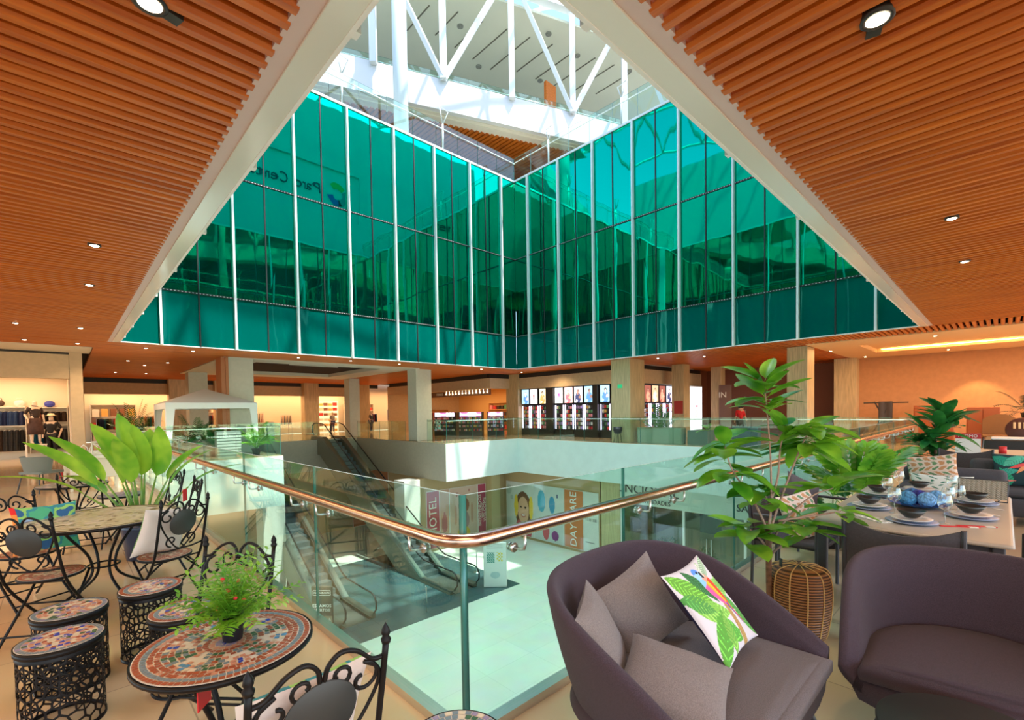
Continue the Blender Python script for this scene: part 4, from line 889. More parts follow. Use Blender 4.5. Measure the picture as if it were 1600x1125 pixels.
# ================================================================== foreground furniture
IRON = mat('black_wrought_iron', (.007, .006, .006), .42, spec=.22)
GROUT = mat('cream_grout', (.66, .58, .46), .7)
MC = {k: mat('mosaic_'+k, c, .3) for k, c in dict(terracotta=(.36, .085, .035), slate=(.18, .24, .27), cobalt=(.03, .06, .42), sky=(.10, .28, .50), green=(.05, .13, .06), cream=(.70, .60, .42), salmon=(.60, .27, .17), lilac=(.30, .24, .36), brown=(.20, .12, .06), sand=(.60, .50, .31)).items()}
MK = list(MC); MM = [GROUT]+[MC[k] for k in MK]
def mosaic(name, Rr, scheme, parent, z=0, th=.018, seed=1, rim=IRON, cell=.03):
    """disc of individual stones; scheme(r/R, a, rnd) -> colour name or None"""
    g = MB(); g.lathe([(Rr*.985, -.002), (Rr*.985, .0)], 48); rn = random.Random(seed); n = max(3, round(Rr/cell)); dr = Rr*.975/n
    for i in range(n):
        r0, r1 = i*dr+.0015, (i+1)*dr-.0015; rm = (r0+r1)/2
        if i == 0: k = 5
        else: k = max(5, round(2*pi*rm/(dr*1.05)))
        off = rn.random()
        for j in range(k):
            a0 = 2*pi*(j+off)/k; a1 = 2*pi*(j+1+off)/k; ga = .0016/max(rm, .01); outer = i >= n-2
            jit = 0 if outer else dr*.16
            c_ = scheme((i+.5)/n, (a0+a1)/2, rn, i, n)
            if not c_: continue
            g.cur = 1+MK.index(c_)
            q = [(r0, a0+ga), (r1, a0+ga), (r1, a1-ga), (r0, a1-ga)]
            if i == 0: q = [(.002, a0+.2), (r1, a0+ga*2), (r1, a1-ga*2)]
            P_ = [((r+rn.uniform(-jit, jit)*.6)*cos(a)+rn.uniform(-jit, jit)*.5, (r+rn.uniform(-jit, jit)*.6)*sin(a)+rn.uniform(-jit, jit)*.5) for r, a in q]
            if not outer and rn.random() < .35 and len(P_) == 4:
                a_, b_ = (P_[0], P_[1], P_[2]), (P_[0], P_[2], P_[3])
                for tri in (a_, b_):
                    cx = sum(p[0] for p in tri)/3; cy = sum(p[1] for p in tri)/3
                    g.ngon([(cx+(p[0]-cx)*.86, cy+(p[1]-cy)*.86, .0015) for p in tri][::-1])
            else: g.ngon([(x, y, .0015) for x, y in P_][::-1])
            g.cur = 0
    # make the stones face up
    for q in range(len(g.f)):
        f_ = g.f[q]
        if len(f_) <= 4 and g.mi[q] > 0:
            v = [Vector(g.v[a]) for a in f_]
            if (v[1]-v[0]).cross(v[2]-v[0]).z < 0: g.f[q] = tuple(reversed(f_))
    o = g.build(name, MM, parent, (0, 0, z))
    r_ = smooth(); r_.lathe([(Rr*.98, -.004), (Rr, -.004), (Rr+.004, 0.0), (Rr+.004, -th), (Rr-.004, -th-.008), (0.001, -th-.006)], 48, cap=False); r_.build('rim', rim, o, (0, 0, 0))
    return o
def sch_table(f, a, rn, i, n):
    if i == n-1 or i == n-2: return 'terracotta' if i == n-1 else 'slate'
    if f < .08: return 'cobalt'
    if f < .30: return ('lilac', 'salmon', 'slate', 'terracotta')[min(3, int((f-.08)/.055))]
    s = (a % (2*pi/6))/(2*pi/6)
    d = sqrt(((s-.5)*1.15)**2+((f-.62)*2.0)**2)
    if d < .13: return ('cobalt', 'sky')[int(a/(2*pi/6)) % 2]
    if d < .21: return rn.choice(('salmon', 'cream'))
    if .44 < f < .54 and .3 < s < .7: return None
    if f > .74: return rn.choice(('terracotta', 'terracotta', 'salmon', 'terracotta'))
    if s < .2 or s > .8: return rn.choice(('green', 'green', 'terracotta', 'slate'))
    return rn.choice(('terracotta', 'slate', 'salmon', None))
def sch_stool(f, a, rn, i, n):
    if i == n-1: return 'slate' if rn.random() < .8 else 'lilac'
    return rn.choice(('salmon', 'salmon', 'cream', 'cobalt', 'terracotta', 'lilac', 'cream', 'salmon', 'green'))
def sch_stool2(f, a, rn, i, n):
    if i == n-1: return 'terracotta'
    if i == n-2: return 'slate'
    return sch_stool(f, a, rn, 0, n)
def sch_big(f, a, rn, i, n):
    if i == n-1: return 'brown'
    return rn.choice(('sand', 'cream', 'sand', 'sand', 'cream', 'cream', 'brown', None))
def sch_seat(f, a, rn, i, n): return 'terracotta' if i in (n-1, n-3) else rn.choice(('cream', 'terracotta', 'salmon', 'brown'))
def sch_grey(f, a, rn, i, n): return rn.choice(('slate', 'slate', 'cream', 'lilac', 'green'))
def bistro_table(label, x, y, h, Rr, sch, seed, rz=0, legs=4, cell=.03, mats=None):
    t = thing('mosaic_bistro_table', label, 'table', (x, y, 0), rz)
    mosaic('tabletop', Rr, sch, t, h, seed=seed, cell=cell)
    for k in range(legs):
        a = 2*pi*k/legs+.4; c_, s_ = cos(a), sin(a); rt = Rr*.55; g = smooth()
        g.tube(spline([(rt*c_, rt*s_, h-.02), (rt*.75*c_, rt*.75*s_, h*.82), (Rr*.18*c_, Rr*.18*s_, h*.55), (Rr*.22*c_, Rr*.22*s_, h*.3), (Rr*.8*c_, Rr*.8*s_, .012)], 5), .011, 8)
        g.tube([(rt*c_, rt*s_, h-.022), (0, 0, h-.022)], .008, 6)
        g.sphere((Rr*.8*c_, Rr*.8*s_, .012), .014, 8, 5); g.build('leg', IRON, t)
    g = smooth(); rr = Rr*.2; g.tube([(rr*cos(2*pi*i/20), rr*sin(2*pi*i/20), h*.45) for i in range(20)], .008, 6, closed=True); g.build('ring_brace', IRON, t)
    return t
def spiral(cx, cz, r0, a0, turns, n=14, shrink=.25, d=1):
    return [(cx+(r0*(1-(1-shrink)*i/n))*cos(a0+d*2*pi*turns*i/n), cz+(r0*(1-(1-shrink)*i/n))*sin(a0+d*2*pi*turns*i/n)) for i in range(n+1)]
def bistro_chair(label, x, y, rz, sch=sch_seat, medal=True, seed=3):
    t = thing('folding_bistro_chair', label, 'chair', (x, y, 0), rz)
    by = lambda z: .17+.22*(z-.45); w = .19
    for s in (-1, 1):
        g = smooth(); g.tube(spline([(s*w, by(.90), .90), (s*w, by(.7), .70), (s*w, .15, .44), (s*w*.98, -.02, .22), (s*w, -.24, .012)], 4), .010, 8)
        g.lathe([(.0, .0), (.013, .0), (.016, .012), (.010, .022), (.014, .03), (.011, .045), (.0, .065)], 10, (s*w, by(.90), .895)); g.build('back_post', IRON, t)
        g = smooth(); g.tube([(s*w*.85, -.13, .435), (s*w*.88, .02, .25), (s*w*.9, .25, .012)], .009, 8); g.build('rear_leg', IRON, t)
    P3 = lambda pts: [(px, by(pz)-.005, pz) for px, pz in pts]
    g = smooth()
    for s in (-1, 1):
        g.tube(P3([(p.x, p.z) for p in spline([(s*w, 0, .85), (s*.15, 0, .855), (s*.10, 0, .90), (s*.05, 0, .915), (s*.015, 0, .885), (s*.006, 0, .84)], 5)]), .0075, 6)
        g.tube(P3(spiral(s*.052, .842, .046, pi if s > 0 else 0, 1.1, d=1 if s > 0 else -1)), .0065, 6)
        g.tube(P3(spiral(s*.125, .80, .055, pi/2 if s > 0 else pi/2, .95, d=-1 if s > 0 else 1)), .0065, 6)
        g.tube(P3([(p.x, p.z) for p in spline([(s*.125, 0, .855), (s*.17, 0, .82), (s*.178, 0, .77), (s*.15, 0, .70), (s*.10, 0, .62), (s*.04, 0, .545), (0, 0, .52)], 5)]), .0065, 6)
        g.tube(P3(spiral(s*.075, .60, .05, -pi/2, .95, d=1 if s > 0 else -1)), .0065, 6)
        g.tube(P3([(s*w, .535), (s*.1, .52), (0, .52)]), .007, 6)
    g.build('scroll_back', IRON, t)
    if medal:
        g = smooth(); g.M = Matrix.Translation((0, by(.74)-.0, .74)) @ Matrix.Rotation(R(78), 4, 'X'); g.lathe([(0, -.004), (.105, -.004), (.108, 0), (.105, .004), (0, .004)], 28)
        g.tube([(-.035, -.10, .008), (-.035, .10, .008)], .005, 5); g.tube([(.035, -.10, .008), (.035, .10, .008)], .005, 5); g.tube([(-.10, 0, .008), (.10, 0, .008)], .005, 5)
        g.build('back_medallion', mat('medallion_black', (.03, .032, .03), .5) if 'medallion_black' not in bpy.data.materials else bpy.data.materials['medallion_black'], t)
    st = bpy.data.objects.new('seat', None); bpy.data.objects.remove(st)
    mosaic('seat', .185, sch, t, .455, th=.014, seed=seed, cell=.026)
    for yy, zz_ in ((0, .235), (.14, .43), (.20, .075), (-.19, .07)): g = smooth(); g.tube([(-w, yy, zz_), (w, yy, zz_)], .007, 6); g.build('stretcher', IRON, t)
    return t
def lattice_stool(label, x, y, rz, sch, seed):
    t = thing('lattice_drum_stool', label, 'stool', (x, y, 0), rz); Rr = .17; h = .45
    mosaic('seat_top', Rr+.004, sch, t, h, th=.03, seed=seed, cell=.024)
    rn = random.Random(seed); bmh = bmesh.new(); ncol = 18; wd = 2*pi/ncol; hexr = Rr*wd/sqrt(3)
    rows = int((h-.04)/(hexr*1.5))+1; cache = {}
    def V(u, z):
        key = (round(u/wd*6) % (ncol*6), round(z/hexr*8))
        if key not in cache:
            ju = rn.uniform(-.10, .10)*wd; jz = rn.uniform(-.12, .12)*hexr
            z2 = min(max(z+jz, .012), h-.03); cache[key] = bmh.verts.new((Rr*cos(u+ju), Rr*sin(u+ju), z2))
        return cache[key]
    faces = []
    for r_ in range(rows):
        for c_ in range(ncol):
            u = (c_+(.5 if r_ % 2 else 0))*wd; z = .035+r_*hexr*1.5
            pts = [(u, z+hexr), (u-wd/2, z+hexr/2), (u-wd/2, z-hexr/2), (u, z-hexr), (u+wd/2, z-hexr/2), (u+wd/2, z+hexr/2)]
            vs = [V(*p) for p in pts]
            vs = list(dict.fromkeys(vs))
            if len(vs) > 3:
                try: faces.append(bmh.faces.new(vs))
                except ValueError: pass
    poke = [f_ for f_ in faces if rn.random() < .22]
    r2_ = bmesh.ops.poke(bmh, faces=poke)['faces']
    bmesh.ops.remove_doubles(bmh, verts=bmh.verts[:], dist=.001)
    ins = bmesh.ops.inset_individual(bmh, faces=bmh.faces[:], thickness=.0062)['faces']
    allf = set(bmh.faces[:]); orig = [f_ for f_ in allf if f_ not in set(ins)]
    inner = [f_ for f_ in bmh.faces if f_.tag is False and f_ in set()]
    # inset_individual returns the border faces; the rest are the holes
    bmesh.ops.delete(bmh, geom=orig, context='FACES')
    bmesh.ops.recalc_face_normals(bmh, faces=bmh.faces[:])
    bmesh.ops.solidify(bmh, geom=bmh.faces[:], thickness=.003)
    me = bpy.data.meshes.new('lattice'); bmh.to_mesh(me); bmh.free(); me.materials.append(IRON)
    o = bpy.data.objects.new('lattice_drum', me); C.objects.link(o); o.parent = t
    for z0, z1 in ((0, .02), (h-.055, h-.02)):
        g = smooth(); g.lathe([(Rr+.002, z0), (Rr+.002, z1), (Rr-.002, z1), (Rr-.002, z0), (Rr+.002, z0)], 48, cap=False); g.build('band', IRON, t)
    return t
# ---- the left side: stools, tables, chairs
lattice_stool('open lattice metal stool with mosaic top, nearest the bottom left corner', -1.41, 1.61, .3, sch_stool, 11)
lattice_stool('mosaic topped lattice stool directly behind the bottom left one', -1.37, 2.09, 1.2, sch_stool, 12)
lattice_stool('mosaic topped lattice stool under the chair with the pale cushion, farthest back', -.97, 2.2, .7, sch_stool2, 13)
lattice_stool('mosaic topped lattice stool partly hidden behind the front mosaic table', -.88, 1.58, 2.1, sch_stool2, 14)
lattice_stool('dark stool with brown mosaic edge at the bottom centre', -.41, -.475, .2, sch_grey, 15)
bistro_table('round mosaic bistro table carrying the small potted plant', -.93, .29, .72, .30, sch_table, 5, cell=.0215)
bistro_table('large round table with sand coloured mosaic at the left edge', -1.15, 3.57, .74, .54, sch_big, 6, cell=.036)
F1 = bistro_chair('nearest scroll backed iron chair at the bottom, painted cushion on it', -.86, -.21, pi, seed=3)
bistro_chair('scroll backed iron chair at the left edge, empty brown mosaic seat', -1.46, 3.08, pi-.58, seed=4)
bistro_chair('iron chair behind the large sand mosaic table, green cushion leaning on it', -1.62, 3.98, .5, seed=5, medal=False)
bistro_chair('iron scroll chair beside the rail with round black medallion and pale cushion', -.79, 3.02, pi+.46, seed=6)
bistro_chair('iron chair behind the front mosaic table, mostly hidden by the potted plant', -.90, .86, -.83, seed=7, medal=False)
bistro_chair('iron chair at the far side of the large table, nearest the glass rail', -.62, 4.12, -pi/2, sch=sch_grey, seed=8, medal=False)
bistro_chair('iron chair behind the big leafy plant beside the glass rail', -.62, 5.25, -pi/2+.2, sch=sch_grey, seed=9, medal=False)
bistro_table('blue grey mosaic bistro table in the left background, beyond the sand mosaic one', -1.3, 6.75, .72, .36, sch_grey, 16, cell=.05)
bistro_table('small low mosaic table right behind the leafy plant, left background', -.85, 6.1, .60, .24, sch_grey, 17, cell=.05)
bistro_chair('iron chair with dark seat at the far blue grey table', -1.2, 5.95, pi-.2, sch=sch_grey, seed=10, medal=False)
# ---- cushions
def pillow(name, label, loc, nrm, up, w, h, th, m_front, fn=None, res=22, back=None, group=None, cat='cushion', m_edge=None):
    nrm = Vector(nrm).normalized(); up = Vector(up); up = (up-nrm*up.dot(nrm)).normalized(); rt = (-nrm).cross(up).normalized()*-1
    rt = up.cross(nrm).normalized()
    Mx = Matrix((( rt.x, -nrm.x, up.x, loc[0]), (rt.y, -nrm.y, up.y, loc[1]), (rt.z, -nrm.z, up.z, loc[2]), (0, 0, 0, 1)))
    rn = random.Random(int(abs(loc[0]*991+loc[1]*77)) % 997); ph = rn.uniform(0, 6)
    def surf(u, v, s):
        U = 2*u-1; V = 2*v-1
        e = max(0, (1-U*U)*(1-V*V))**.42
        x = U*w/2*(1-.085*(1-V*V)**1.0); z = V*h/2*(1-.085*(1-U*U))
        wr = .004*sin(6*atan2(V, U)+ph)*(abs(U*V))**.5
        return (x, -s*(th/2*e+wr*(e > .01)), z)
    g = smooth()
    r_ = res
    g.grid(r_, r_, lambda u, v: surf(u, v, 1), fn)
    g.cur = 1; g.grid(22, 22, lambda u, v: surf(1-u, v, -1), (lambda u, v: (1, 1, 1)) if fn else None)
    o = g.build(name, [m_front, back or m_front]); o.matrix_world = Mx
    tag(o, label, cat, group)
    return o
FABG = mat('grey_mauve_fabric', (.215, .180, .168), .9, noise=.22, nscale=280, bump=.35, bscale=420, sheen=.05)
PRF = mat('printed_cushion_fabric', (.8, .8, .8), .85, attr=True); NAVY = mat('navy_cushion_back', (.02, .02, .09), .85); CREAMF = mat('cream_cushion_back', (.74, .64, .58), .9, bump=.2, bscale=200)
def leafstripe(u, v, u0, v0, ang, L, Wd, n=9):
    du, dv = u-u0, v-v0; a = du*cos(ang)+dv*sin(ang); b = -du*sin(ang)+dv*cos(ang)
    if a < 0 or a > L: return 0
    wd = Wd*sin(pi*min(1, a/L)**.8)
    if abs(b) > wd: return 0
    return 1 if abs(b) < .008 or (((a-abs(b)*.9)*n/L) % 1) < .72 else 2
def parrot(u, v):
    c_ = (.66, .62, .66)
    for (a, b, ang, L, Wd, c1, n) in ((.02, .98, -.95, .75, .13, (.13, .36, .04), 14), (.05, .55, -.35, .62, .12, (.22, .50, .08), 9), (.30, .97, -1.1, .55, .09, (.03, .14, .04), 13), (.55, .06, 2.3, .5, .11, (.12, .38, .05), 8), (.95, .75, -2.2, .5, .07, (.25, .50, .12), 12), (.9, .35, 2.6, .42, .08, (.08, .32, .06), 9), (.1, .25, -.2, .5, .10, (.1, .40, .05), 8), (.75, .98, -1.9, .4, .06, (.5, .6, .45), 14), (.98, .15, 2.2, .3, .08, (.14, .40, .1), 8), (.0, .02, .75, .62, .12, (.10, .34, .04), 8), (.30, .0, 1.3, .42, .09, (.20, .45, .07), 8), (.98, .02, 2.0, .45, .10, (.08, .30, .05), 8), (1.0, .55, 2.7, .4, .09, (.2, .46, .09), 8), (.98, .98, -2.6, .45, .06, (.30, .42, .28), 12), (.0, .72, -.7, .45, .10, (.08, .30, .06), 9)):
        k = leafstripe(u, v, a, b, ang, L, Wd, n)
        if k == 1: c_ = c1
        elif k == 2: c_ = vary(c1, 2.0) if c_[0] > .5 else c_
    # perch
    if abs(u-(.62+.12*(v-.2))) < .045 and v < .48: c_ = (.36, .20, .07) if (u*37+v*20) % 1 < .6 else (.55, .38, .12)
    # body, local axis from head (.60,.86) to tail (.78,.2)
    hx, hy = .55, .86; ax, ay = .24, -.66; L = sqrt(ax*ax+ay*ay); ax /= L; ay /= L; du, dv = u-hx, v-hy; a = du*ax+dv*ay; b = du*-ay+dv*ax
    if 0.02 < a < .46:
        wd = .12*sin(pi*min(1, (a+.10)/.60))+.012
        if abs(b) < wd:
            c_ = (.85, .05, .02) if b > wd*.25 else ((.93, .32, .02) if b > -wd*.3 else (.85, .10, .35))
            if b > -wd*.1 and b < wd*.35 and a > .12: c_ = (.95, .50, .03)
            if a < .14: c_ = (.25, .55, .80) if b < 0 else (.75, .35, .25)
    if .44 < a < .72 and abs(b) < .035*(1.2-a): c_ = (.75, .06, .02) if b > 0 else (.05, .10, .40)
    if inell(u, v, hx, hy, .078, .075): c_ = (.10, .28, .75) if v > hy+.01 else (.35, .62, .85)
    if inell(u, v, hx+.085, hy-.035, .038, .045): c_ = (.02, .02, .03) if u < hx+.10 else (.75, .7, .6)
    if inell(u, v, hx+.03, hy+.01, .02, .02): c_ = (.02, .02, .03)
    return c_
def tropic(u, v):
    c_ = (.015, .05, .06)
    for (a, b, ang, L, Wd, c1, n) in ((.0, .9, -.6, .5, .14, (.02, .35, .25), 9), (.3, .0, 1.9, .6, .12, (.03, .40, .22), 8), (.5, .98, -2.3, .5, .12, (.10, .55, .40), 8), (.95, .9, -2.4, .4, .1, (.04, .30, .2), 9), (.8, .0, 1.3, .5, .1, (.04, .38, .2), 8), (.1, .4, .3, .35, .1, (.05, .45, .35), 7), (.95, .3, 2.8, .3, .1, (.12, .5, .3), 7)):
        k = leafstripe(u, v, a, b, ang, L, Wd, n)
        if k: c_ = c1 if k == 1 else vary(c1, .5)
    for ang, c1 in ((-.5, (.85, .18, .08)), (-1.0, (.8, .25, .2)), (-1.6, (.25, .15, .6)), (-2.1, (.9, .35, .15)), (-2.6, (.8, .1, .1))):
        if leafstripe(u, v, .6, .75, ang, .42, .05, 1): c_ = c1
    if leafstripe(u, v, .0, .12, .1, .4, .05, 1): c_ = (.85, .25, .2)
    return c_
def paintgreen(u, v):
    s_ = sin(u*9+v*5)+sin(v*13-u*7)+sin(u*23+v*17)*.4
    c_ = (.08, .42, .22) if s_ > .6 else ((.04, .26, .30) if s_ > -.2 else ((.30, .58, .14) if s_ > -1.1 else (.03, .12, .28)))
    if u < .07: c_ = (.75, .25, .05) if v < .85 else (.7, .02, .02)
    if inell(u, v, .2, .55, .1, .2): c_ = (.30, .45, .65)
    return c_
def brownleaf(u, v):
    s_ = sin(u*22+sin(v*15)*2)*sin(v*19); return (.52, .26, .12) if s_ > .35 else ((.12, .25, .12) if s_ < -.5 else (.68, .55, .46))
def whitesketch(u, v):
    s_ = sin(u*30+sin(v*14)*3)*sin(v*24+u*5); return (.05, .20, .14) if s_ > .55 else (.72, .76, .74)
G_ = 'plain scatter cushions on the loveseat'
pillow('scatter_cushion', 'plain grey cushion tucked into the left arm of the loveseat', (.30, -.585, .60), (.42, -.74, .42), (-.28, .38, .8), .40, .40, .13, FABG, group=G_)
pillow('scatter_cushion', 'plain grey cushion against the back, half behind the parrot one', (.70, -.53, .60), (-.35, -.80, .35), (-.25, .40, .85), .42, .40, .13, FABG, group=G_)
pillow('scatter_cushion', 'plain grey cushion lying flat at the front of the loveseat seat', (.36, -.885, .505), (-.12, -.22, .97), (.86, .30, .12), .42, .42, .14, FABG, group=G_)
pillow('parrot_cushion', 'white cushion printed with red parrot and palm leaves, dark blue back', (.83, -.83, .655), (.06, -.74, .67), (-.04, .69, .72), .43, .45, .09, PRF, parrot, 130, NAVY)
pillow('painted_cushion', 'pale cushion edged with green and red paint on the nearest iron chair', (-.87, -.31, .64), (-.05, .93, .34), (.04, -.34, .93), .40, .40, .10, PRF, paintgreen, 60, CREAMF)
pillow('painted_cushion', 'green and blue painted cushion leaning on the chair behind the large table', (-1.50, 3.87, .665), (.30, -.93, .24), (-.05, .25, .97), .43, .40, .10, PRF, paintgreen, 70, CREAMF)
pillow('pale_cushion', 'pale pink cushion standing in the iron chair by the rail', (-.80, 2.99, .66), (-.50, .84, .32), (.25, -.2, .94), .42, .40, .10, PRF, lambda u, v: (.15, .35, .10) if u < .03 or u > .97 else ((.70, .05, .08) if v > .88 and u < .3 else (.74, .66, .62)), 40, CREAMF)
# ---- loveseat, armchair
FABD = mat('charcoal_plum_fabric', (.050, .030, .042), .9, noise=.35, nscale=260, bump=.4, bscale=380, sheen=.06, stretch=(1, 1, 2.5))
FABS = mat('grey_seat_fabric', (.130, .108, .106), .9, noise=.25, nscale=260, bump=.3, bscale=400, sheen=.05)
LEGM = mat('dark_metal_leg', (.03, .028, .03), .4)
def tub(name, label, x, y, rz, W_, D_, hb, ha, seat_mat, cat, zs=.42, power=2.6, ex=1.6):
    """tub seat: one upholstered shell swept round back and arms; local front is -Y"""
    t = thing(name, label, cat, (x, y, 0), rz); th = .05; n = 48
    def outline(a, off):
        # superellipse back half, straight arms forward
        hw = W_/2-off; hd = D_*.62-off
        c_, s_ = cos(a), sin(a)
        return (hw*(abs(c_)**(2/power))*(1 if c_ > 0 else -1), hd*(abs(s_)**(2/power)))
    path = []
    for i in range(n+1):
        a = pi*i/n; path.append((a, None))
    pts = []; fr = .5
    yo = -D_*.12
    for k in range(7): tt = k/7; pts.append((W_/2, yo-D_*.38*(1-tt), ha*0+0, 1-tt))
    for a, _ in path: p = outline(a, 0); pts.append((p[0], yo+p[1], 0, 0))
    for k in range(1, 8): tt = k/7; pts.append((-W_/2, yo-D_*.38*tt, 0, tt))
    N = len(pts); g = smooth(); rows = []
    for i, (px, py, _, fwd) in enumerate(pts):
        a = pts[max(i-1, 0)]; b = pts[min(i+1, N-1)]; tx, ty = b[0]-a[0], b[1]-a[1]; L = sqrt(tx*tx+ty*ty) or 1; nx, ny = ty/L, -tx/L   # outward for this winding
        back = max(0, min(1, (py-(yo-D_*.38))/(D_)))
        hgt = ha+(hb-ha)*(1-(1-back)**ex)
        lean = .07*back+.03
        zb = .26+.02*(1-back)
        prof = []
        for q in range(7): tt = q/6; z = zb+(hgt-th/2-zb)*tt; prof.append((px+nx*(lean*(tt-.35)-.06*(1-tt)**2), py+ny*(lean*(tt-.35)-.06*(1-tt)**2), z))
        tx_, ty_ = prof[-1][0], prof[-1][1]
        for q in range(1, 6): aa = pi*q/5; prof.append((tx_-nx*th*(1-cos(aa))/2, ty_-ny*th*(1-cos(aa))/2, hgt-th/2+th/2*sin(aa)))
        for q in range(5, -1, -1): tt = q/6; z = zs-.06+(hgt-th/2-zs+.06)*tt; prof.append((px+nx*(lean*(tt-.35)-.02)-nx*th, py+ny*(lean*(tt-.35)-.02)-ny*th, z))
        rows.append(prof)
    K = len(rows[0]); vs = [p for r_ in rows for p in r_]; fs = [(i*K+j, (i+1)*K+j, (i+1)*K+j+1, i*K+j+1) for i in range(N-1) for j in range(K-1)]
    fs += [tuple(range(K)), tuple((N-1)*K+j for j in range(K-1, -1, -1))]
    g.add(vs, fs); g.build('shell', FABD, t)
    # base
    g = smooth(); m_ = 40; vs = []
    def ins(i, off, z): px, py = pts[i][0], pts[i][1]; k = 1-off/(W_/2); return (px*k, yo-D_*.38+(py-yo+D_*.38)*(1-off/D_)+.0, z)
    idx = list(range(0, N)); lv = [(.16, .22), (.06, .25), (.035, .30), (.05, .355)]
    for off, z in lv: vs += [ins(i, off, z) for i in idx]
    fs = [(l*N+i, l*N+(i+1) % N, (l+1)*N+(i+1) % N, (l+1)*N+i) for l in range(len(lv)-1) for i in range(N)]; fs.append(tuple(range(N-1, -1, -1))); fs.append(tuple(3*N+i for i in range(N)))
    g.add(vs, fs); g.build('base', FABD, t)
    # cushion
    g = smooth(); vs = []; lv = [(.10, .34), (.065, .355), (.055, .385), (.07, .41), (.12, .425), (.25, .435)]
    for off, z in lv: 
        for i in idx: p = ins(i, off, z); vs.append((p[0], p[1]-(.03 if off < .1 else .0)-.0, z))
    fs = [(l*N+i, l*N+(i+1) % N, (l+1)*N+(i+1) % N, (l+1)*N+i) for l in range(len(lv)-1) for i in range(N)]; fs.append(tuple(range(N-1, -1, -1))); fs.append(tuple((len(lv)-1)*N+i for i in range(N)))
    g.add(vs, fs); g.build('seat_cushion', seat_mat, t)
    for sx in (-1, 1):
        for sy in (-1, 1):
            g = smooth(); g.tube([(sx*(W_/2-.16), yo-.02+sy*D_*.28, .23), (sx*(W_/2-.07), yo-.02+sy*D_*.36, 0)], [.017, .011], 10); g.build('leg', LEGM, t)
    return t
tub('loveseat', 'dark plum grey two seat tub sofa with scatter cushions before the rail', .67, -.75, .0, 1.20, .92, .84, .44, FABS, 'sofa')
tub('tub_armchair', 'dark plum grey tub armchair at the bottom right, empty', 1.70, -1.72, -pi/2+.10, .98, .84, .81, .40, FABD, 'armchair', power=2.1, ex=2.6)
t = thing('round_side_table', 'round matt black side table at the bottom right edge', 'table', (.92, -1.72, 0)); g = smooth(); g.lathe([(0, .40), (.27, .40), (.275, .405), (.275, .415), (.27, .42), (0, .42)], 56); g.build('tabletop', mat('matt_black_top', (.018, .018, .017), .5), t)
for k in range(3): a = 2*pi*k/3+.5; g = smooth(); g.tube([(.16*cos(a), .16*sin(a), .40), (.22*cos(a), .22*sin(a), 0)], .011, 8); g.build('leg', LEGM, t)
# ---- rattan stool
t = thing('rattan_drum_stool', 'brown woven rattan drum with pale stitched ribs beside the tree trunk', 'stool', (2.37, -.79, 0)); g = smooth(); prof = [(.165, 0), (.18, .06), (.198, .2), (.203, .32), (.195, .41), (.17, .455), (.11, .475), (0, .485)]
pf = [(p.x, p.z) for p in spline([(a, 0, b) for a, b in prof], 8)]
RAT = bpy.data.materials.new('woven_rattan'); RAT.use_nodes = True; nt = RAT.node_tree; b_ = nt.nodes['Principled BSDF']; tc = nt.nodes.new('ShaderNodeTexCoord'); wv = nt.nodes.new('ShaderNodeTexWave'); wv.bands_direction = 'Z'; wv.inputs['Scale'].default_value = 17; wv.inputs['Distortion'].default_value = .6; wv.inputs['Detail'].default_value = 2
cr = nt.nodes.new('ShaderNodeValToRGB'); cr.color_ramp.elements[0].color = (.05, .018, .008, 1); cr.color_ramp.elements[1].color = (.42, .18, .06, 1); bp = nt.nodes.new('ShaderNodeBump'); bp.inputs['Strength'].default_value = .8; bp.inputs['Distance'].default_value = .006
nt.links.new(tc.outputs['Object'], wv.inputs[0]); nt.links.new(wv.outputs[1], cr.inputs[0]); nt.links.new(cr.outputs[0], b_.inputs['Base Color']); nt.links.new(wv.outputs[1], bp.inputs['Height']); nt.links.new(bp.outputs[0], b_.inputs['Normal']); b_.inputs['Roughness'].default_value = .45
g.lathe(pf, 48); g.build('woven_body', RAT, t)
for k in range(12):
    a = 2*pi*k/12; g = smooth(); g.tube([((r_+.002)*cos(a), (r_+.002)*sin(a), z) for r_, z in pf[:-1]], .0045, 5); g.build('stitched_rib', mat('pale_rattan', (.66, .42, .16), .6) if k == 0 else bpy.data.materials['pale_rattan'], t)
# ---- foliage
def leafmat(n, c1, c2, rough=.28):
    m_ = mat(n, c1, rough, noise=.0, spec=.6); nt = m_.node_tree; b = nt.nodes['Principled BSDF']
    oi = nt.nodes.new('ShaderNodeTexCoord'); nz = nt.nodes.new('ShaderNodeTexNoise'); nz.inputs['Scale'].default_value = 5; mx = nt.nodes.new('ShaderNodeMix'); mx.data_type = 'RGBA'; mx.inputs[6].default_value = (*c1, 1); mx.inputs[7].default_value = (*c2, 1)
    mr = nt.nodes.new('ShaderNodeMapRange'); mr.inputs[1].default_value = .35; mr.inputs[2].default_value = .65
    nt.links.new(oi.outputs['Object'], nz.inputs[0]); nt.links.new(nz.outputs[0], mr.inputs[0]); nt.links.new(mr.outputs[0], mx.inputs[0]); nt.links.new(mx.outputs[2], b.inputs['Base Color'])
    b.inputs['Transmission Weight'].default_value = 0; b.inputs['Subsurface Weight'].default_value = 0
    tr = nt.nodes.new('ShaderNodeBsdfTranslucent'); ms = nt.nodes.new('ShaderNodeMixShader'); ms.inputs[0].default_value = .25; out = nt.nodes['Material Output']
    nt.links.new(mx.outputs[2], tr.inputs[0]); nt.links.new(b.outputs[0], ms.inputs[1]); nt.links.new(tr.outputs[0], ms.inputs[2]); nt.links.new(ms.outputs[0], out.inputs[0])
    return m_
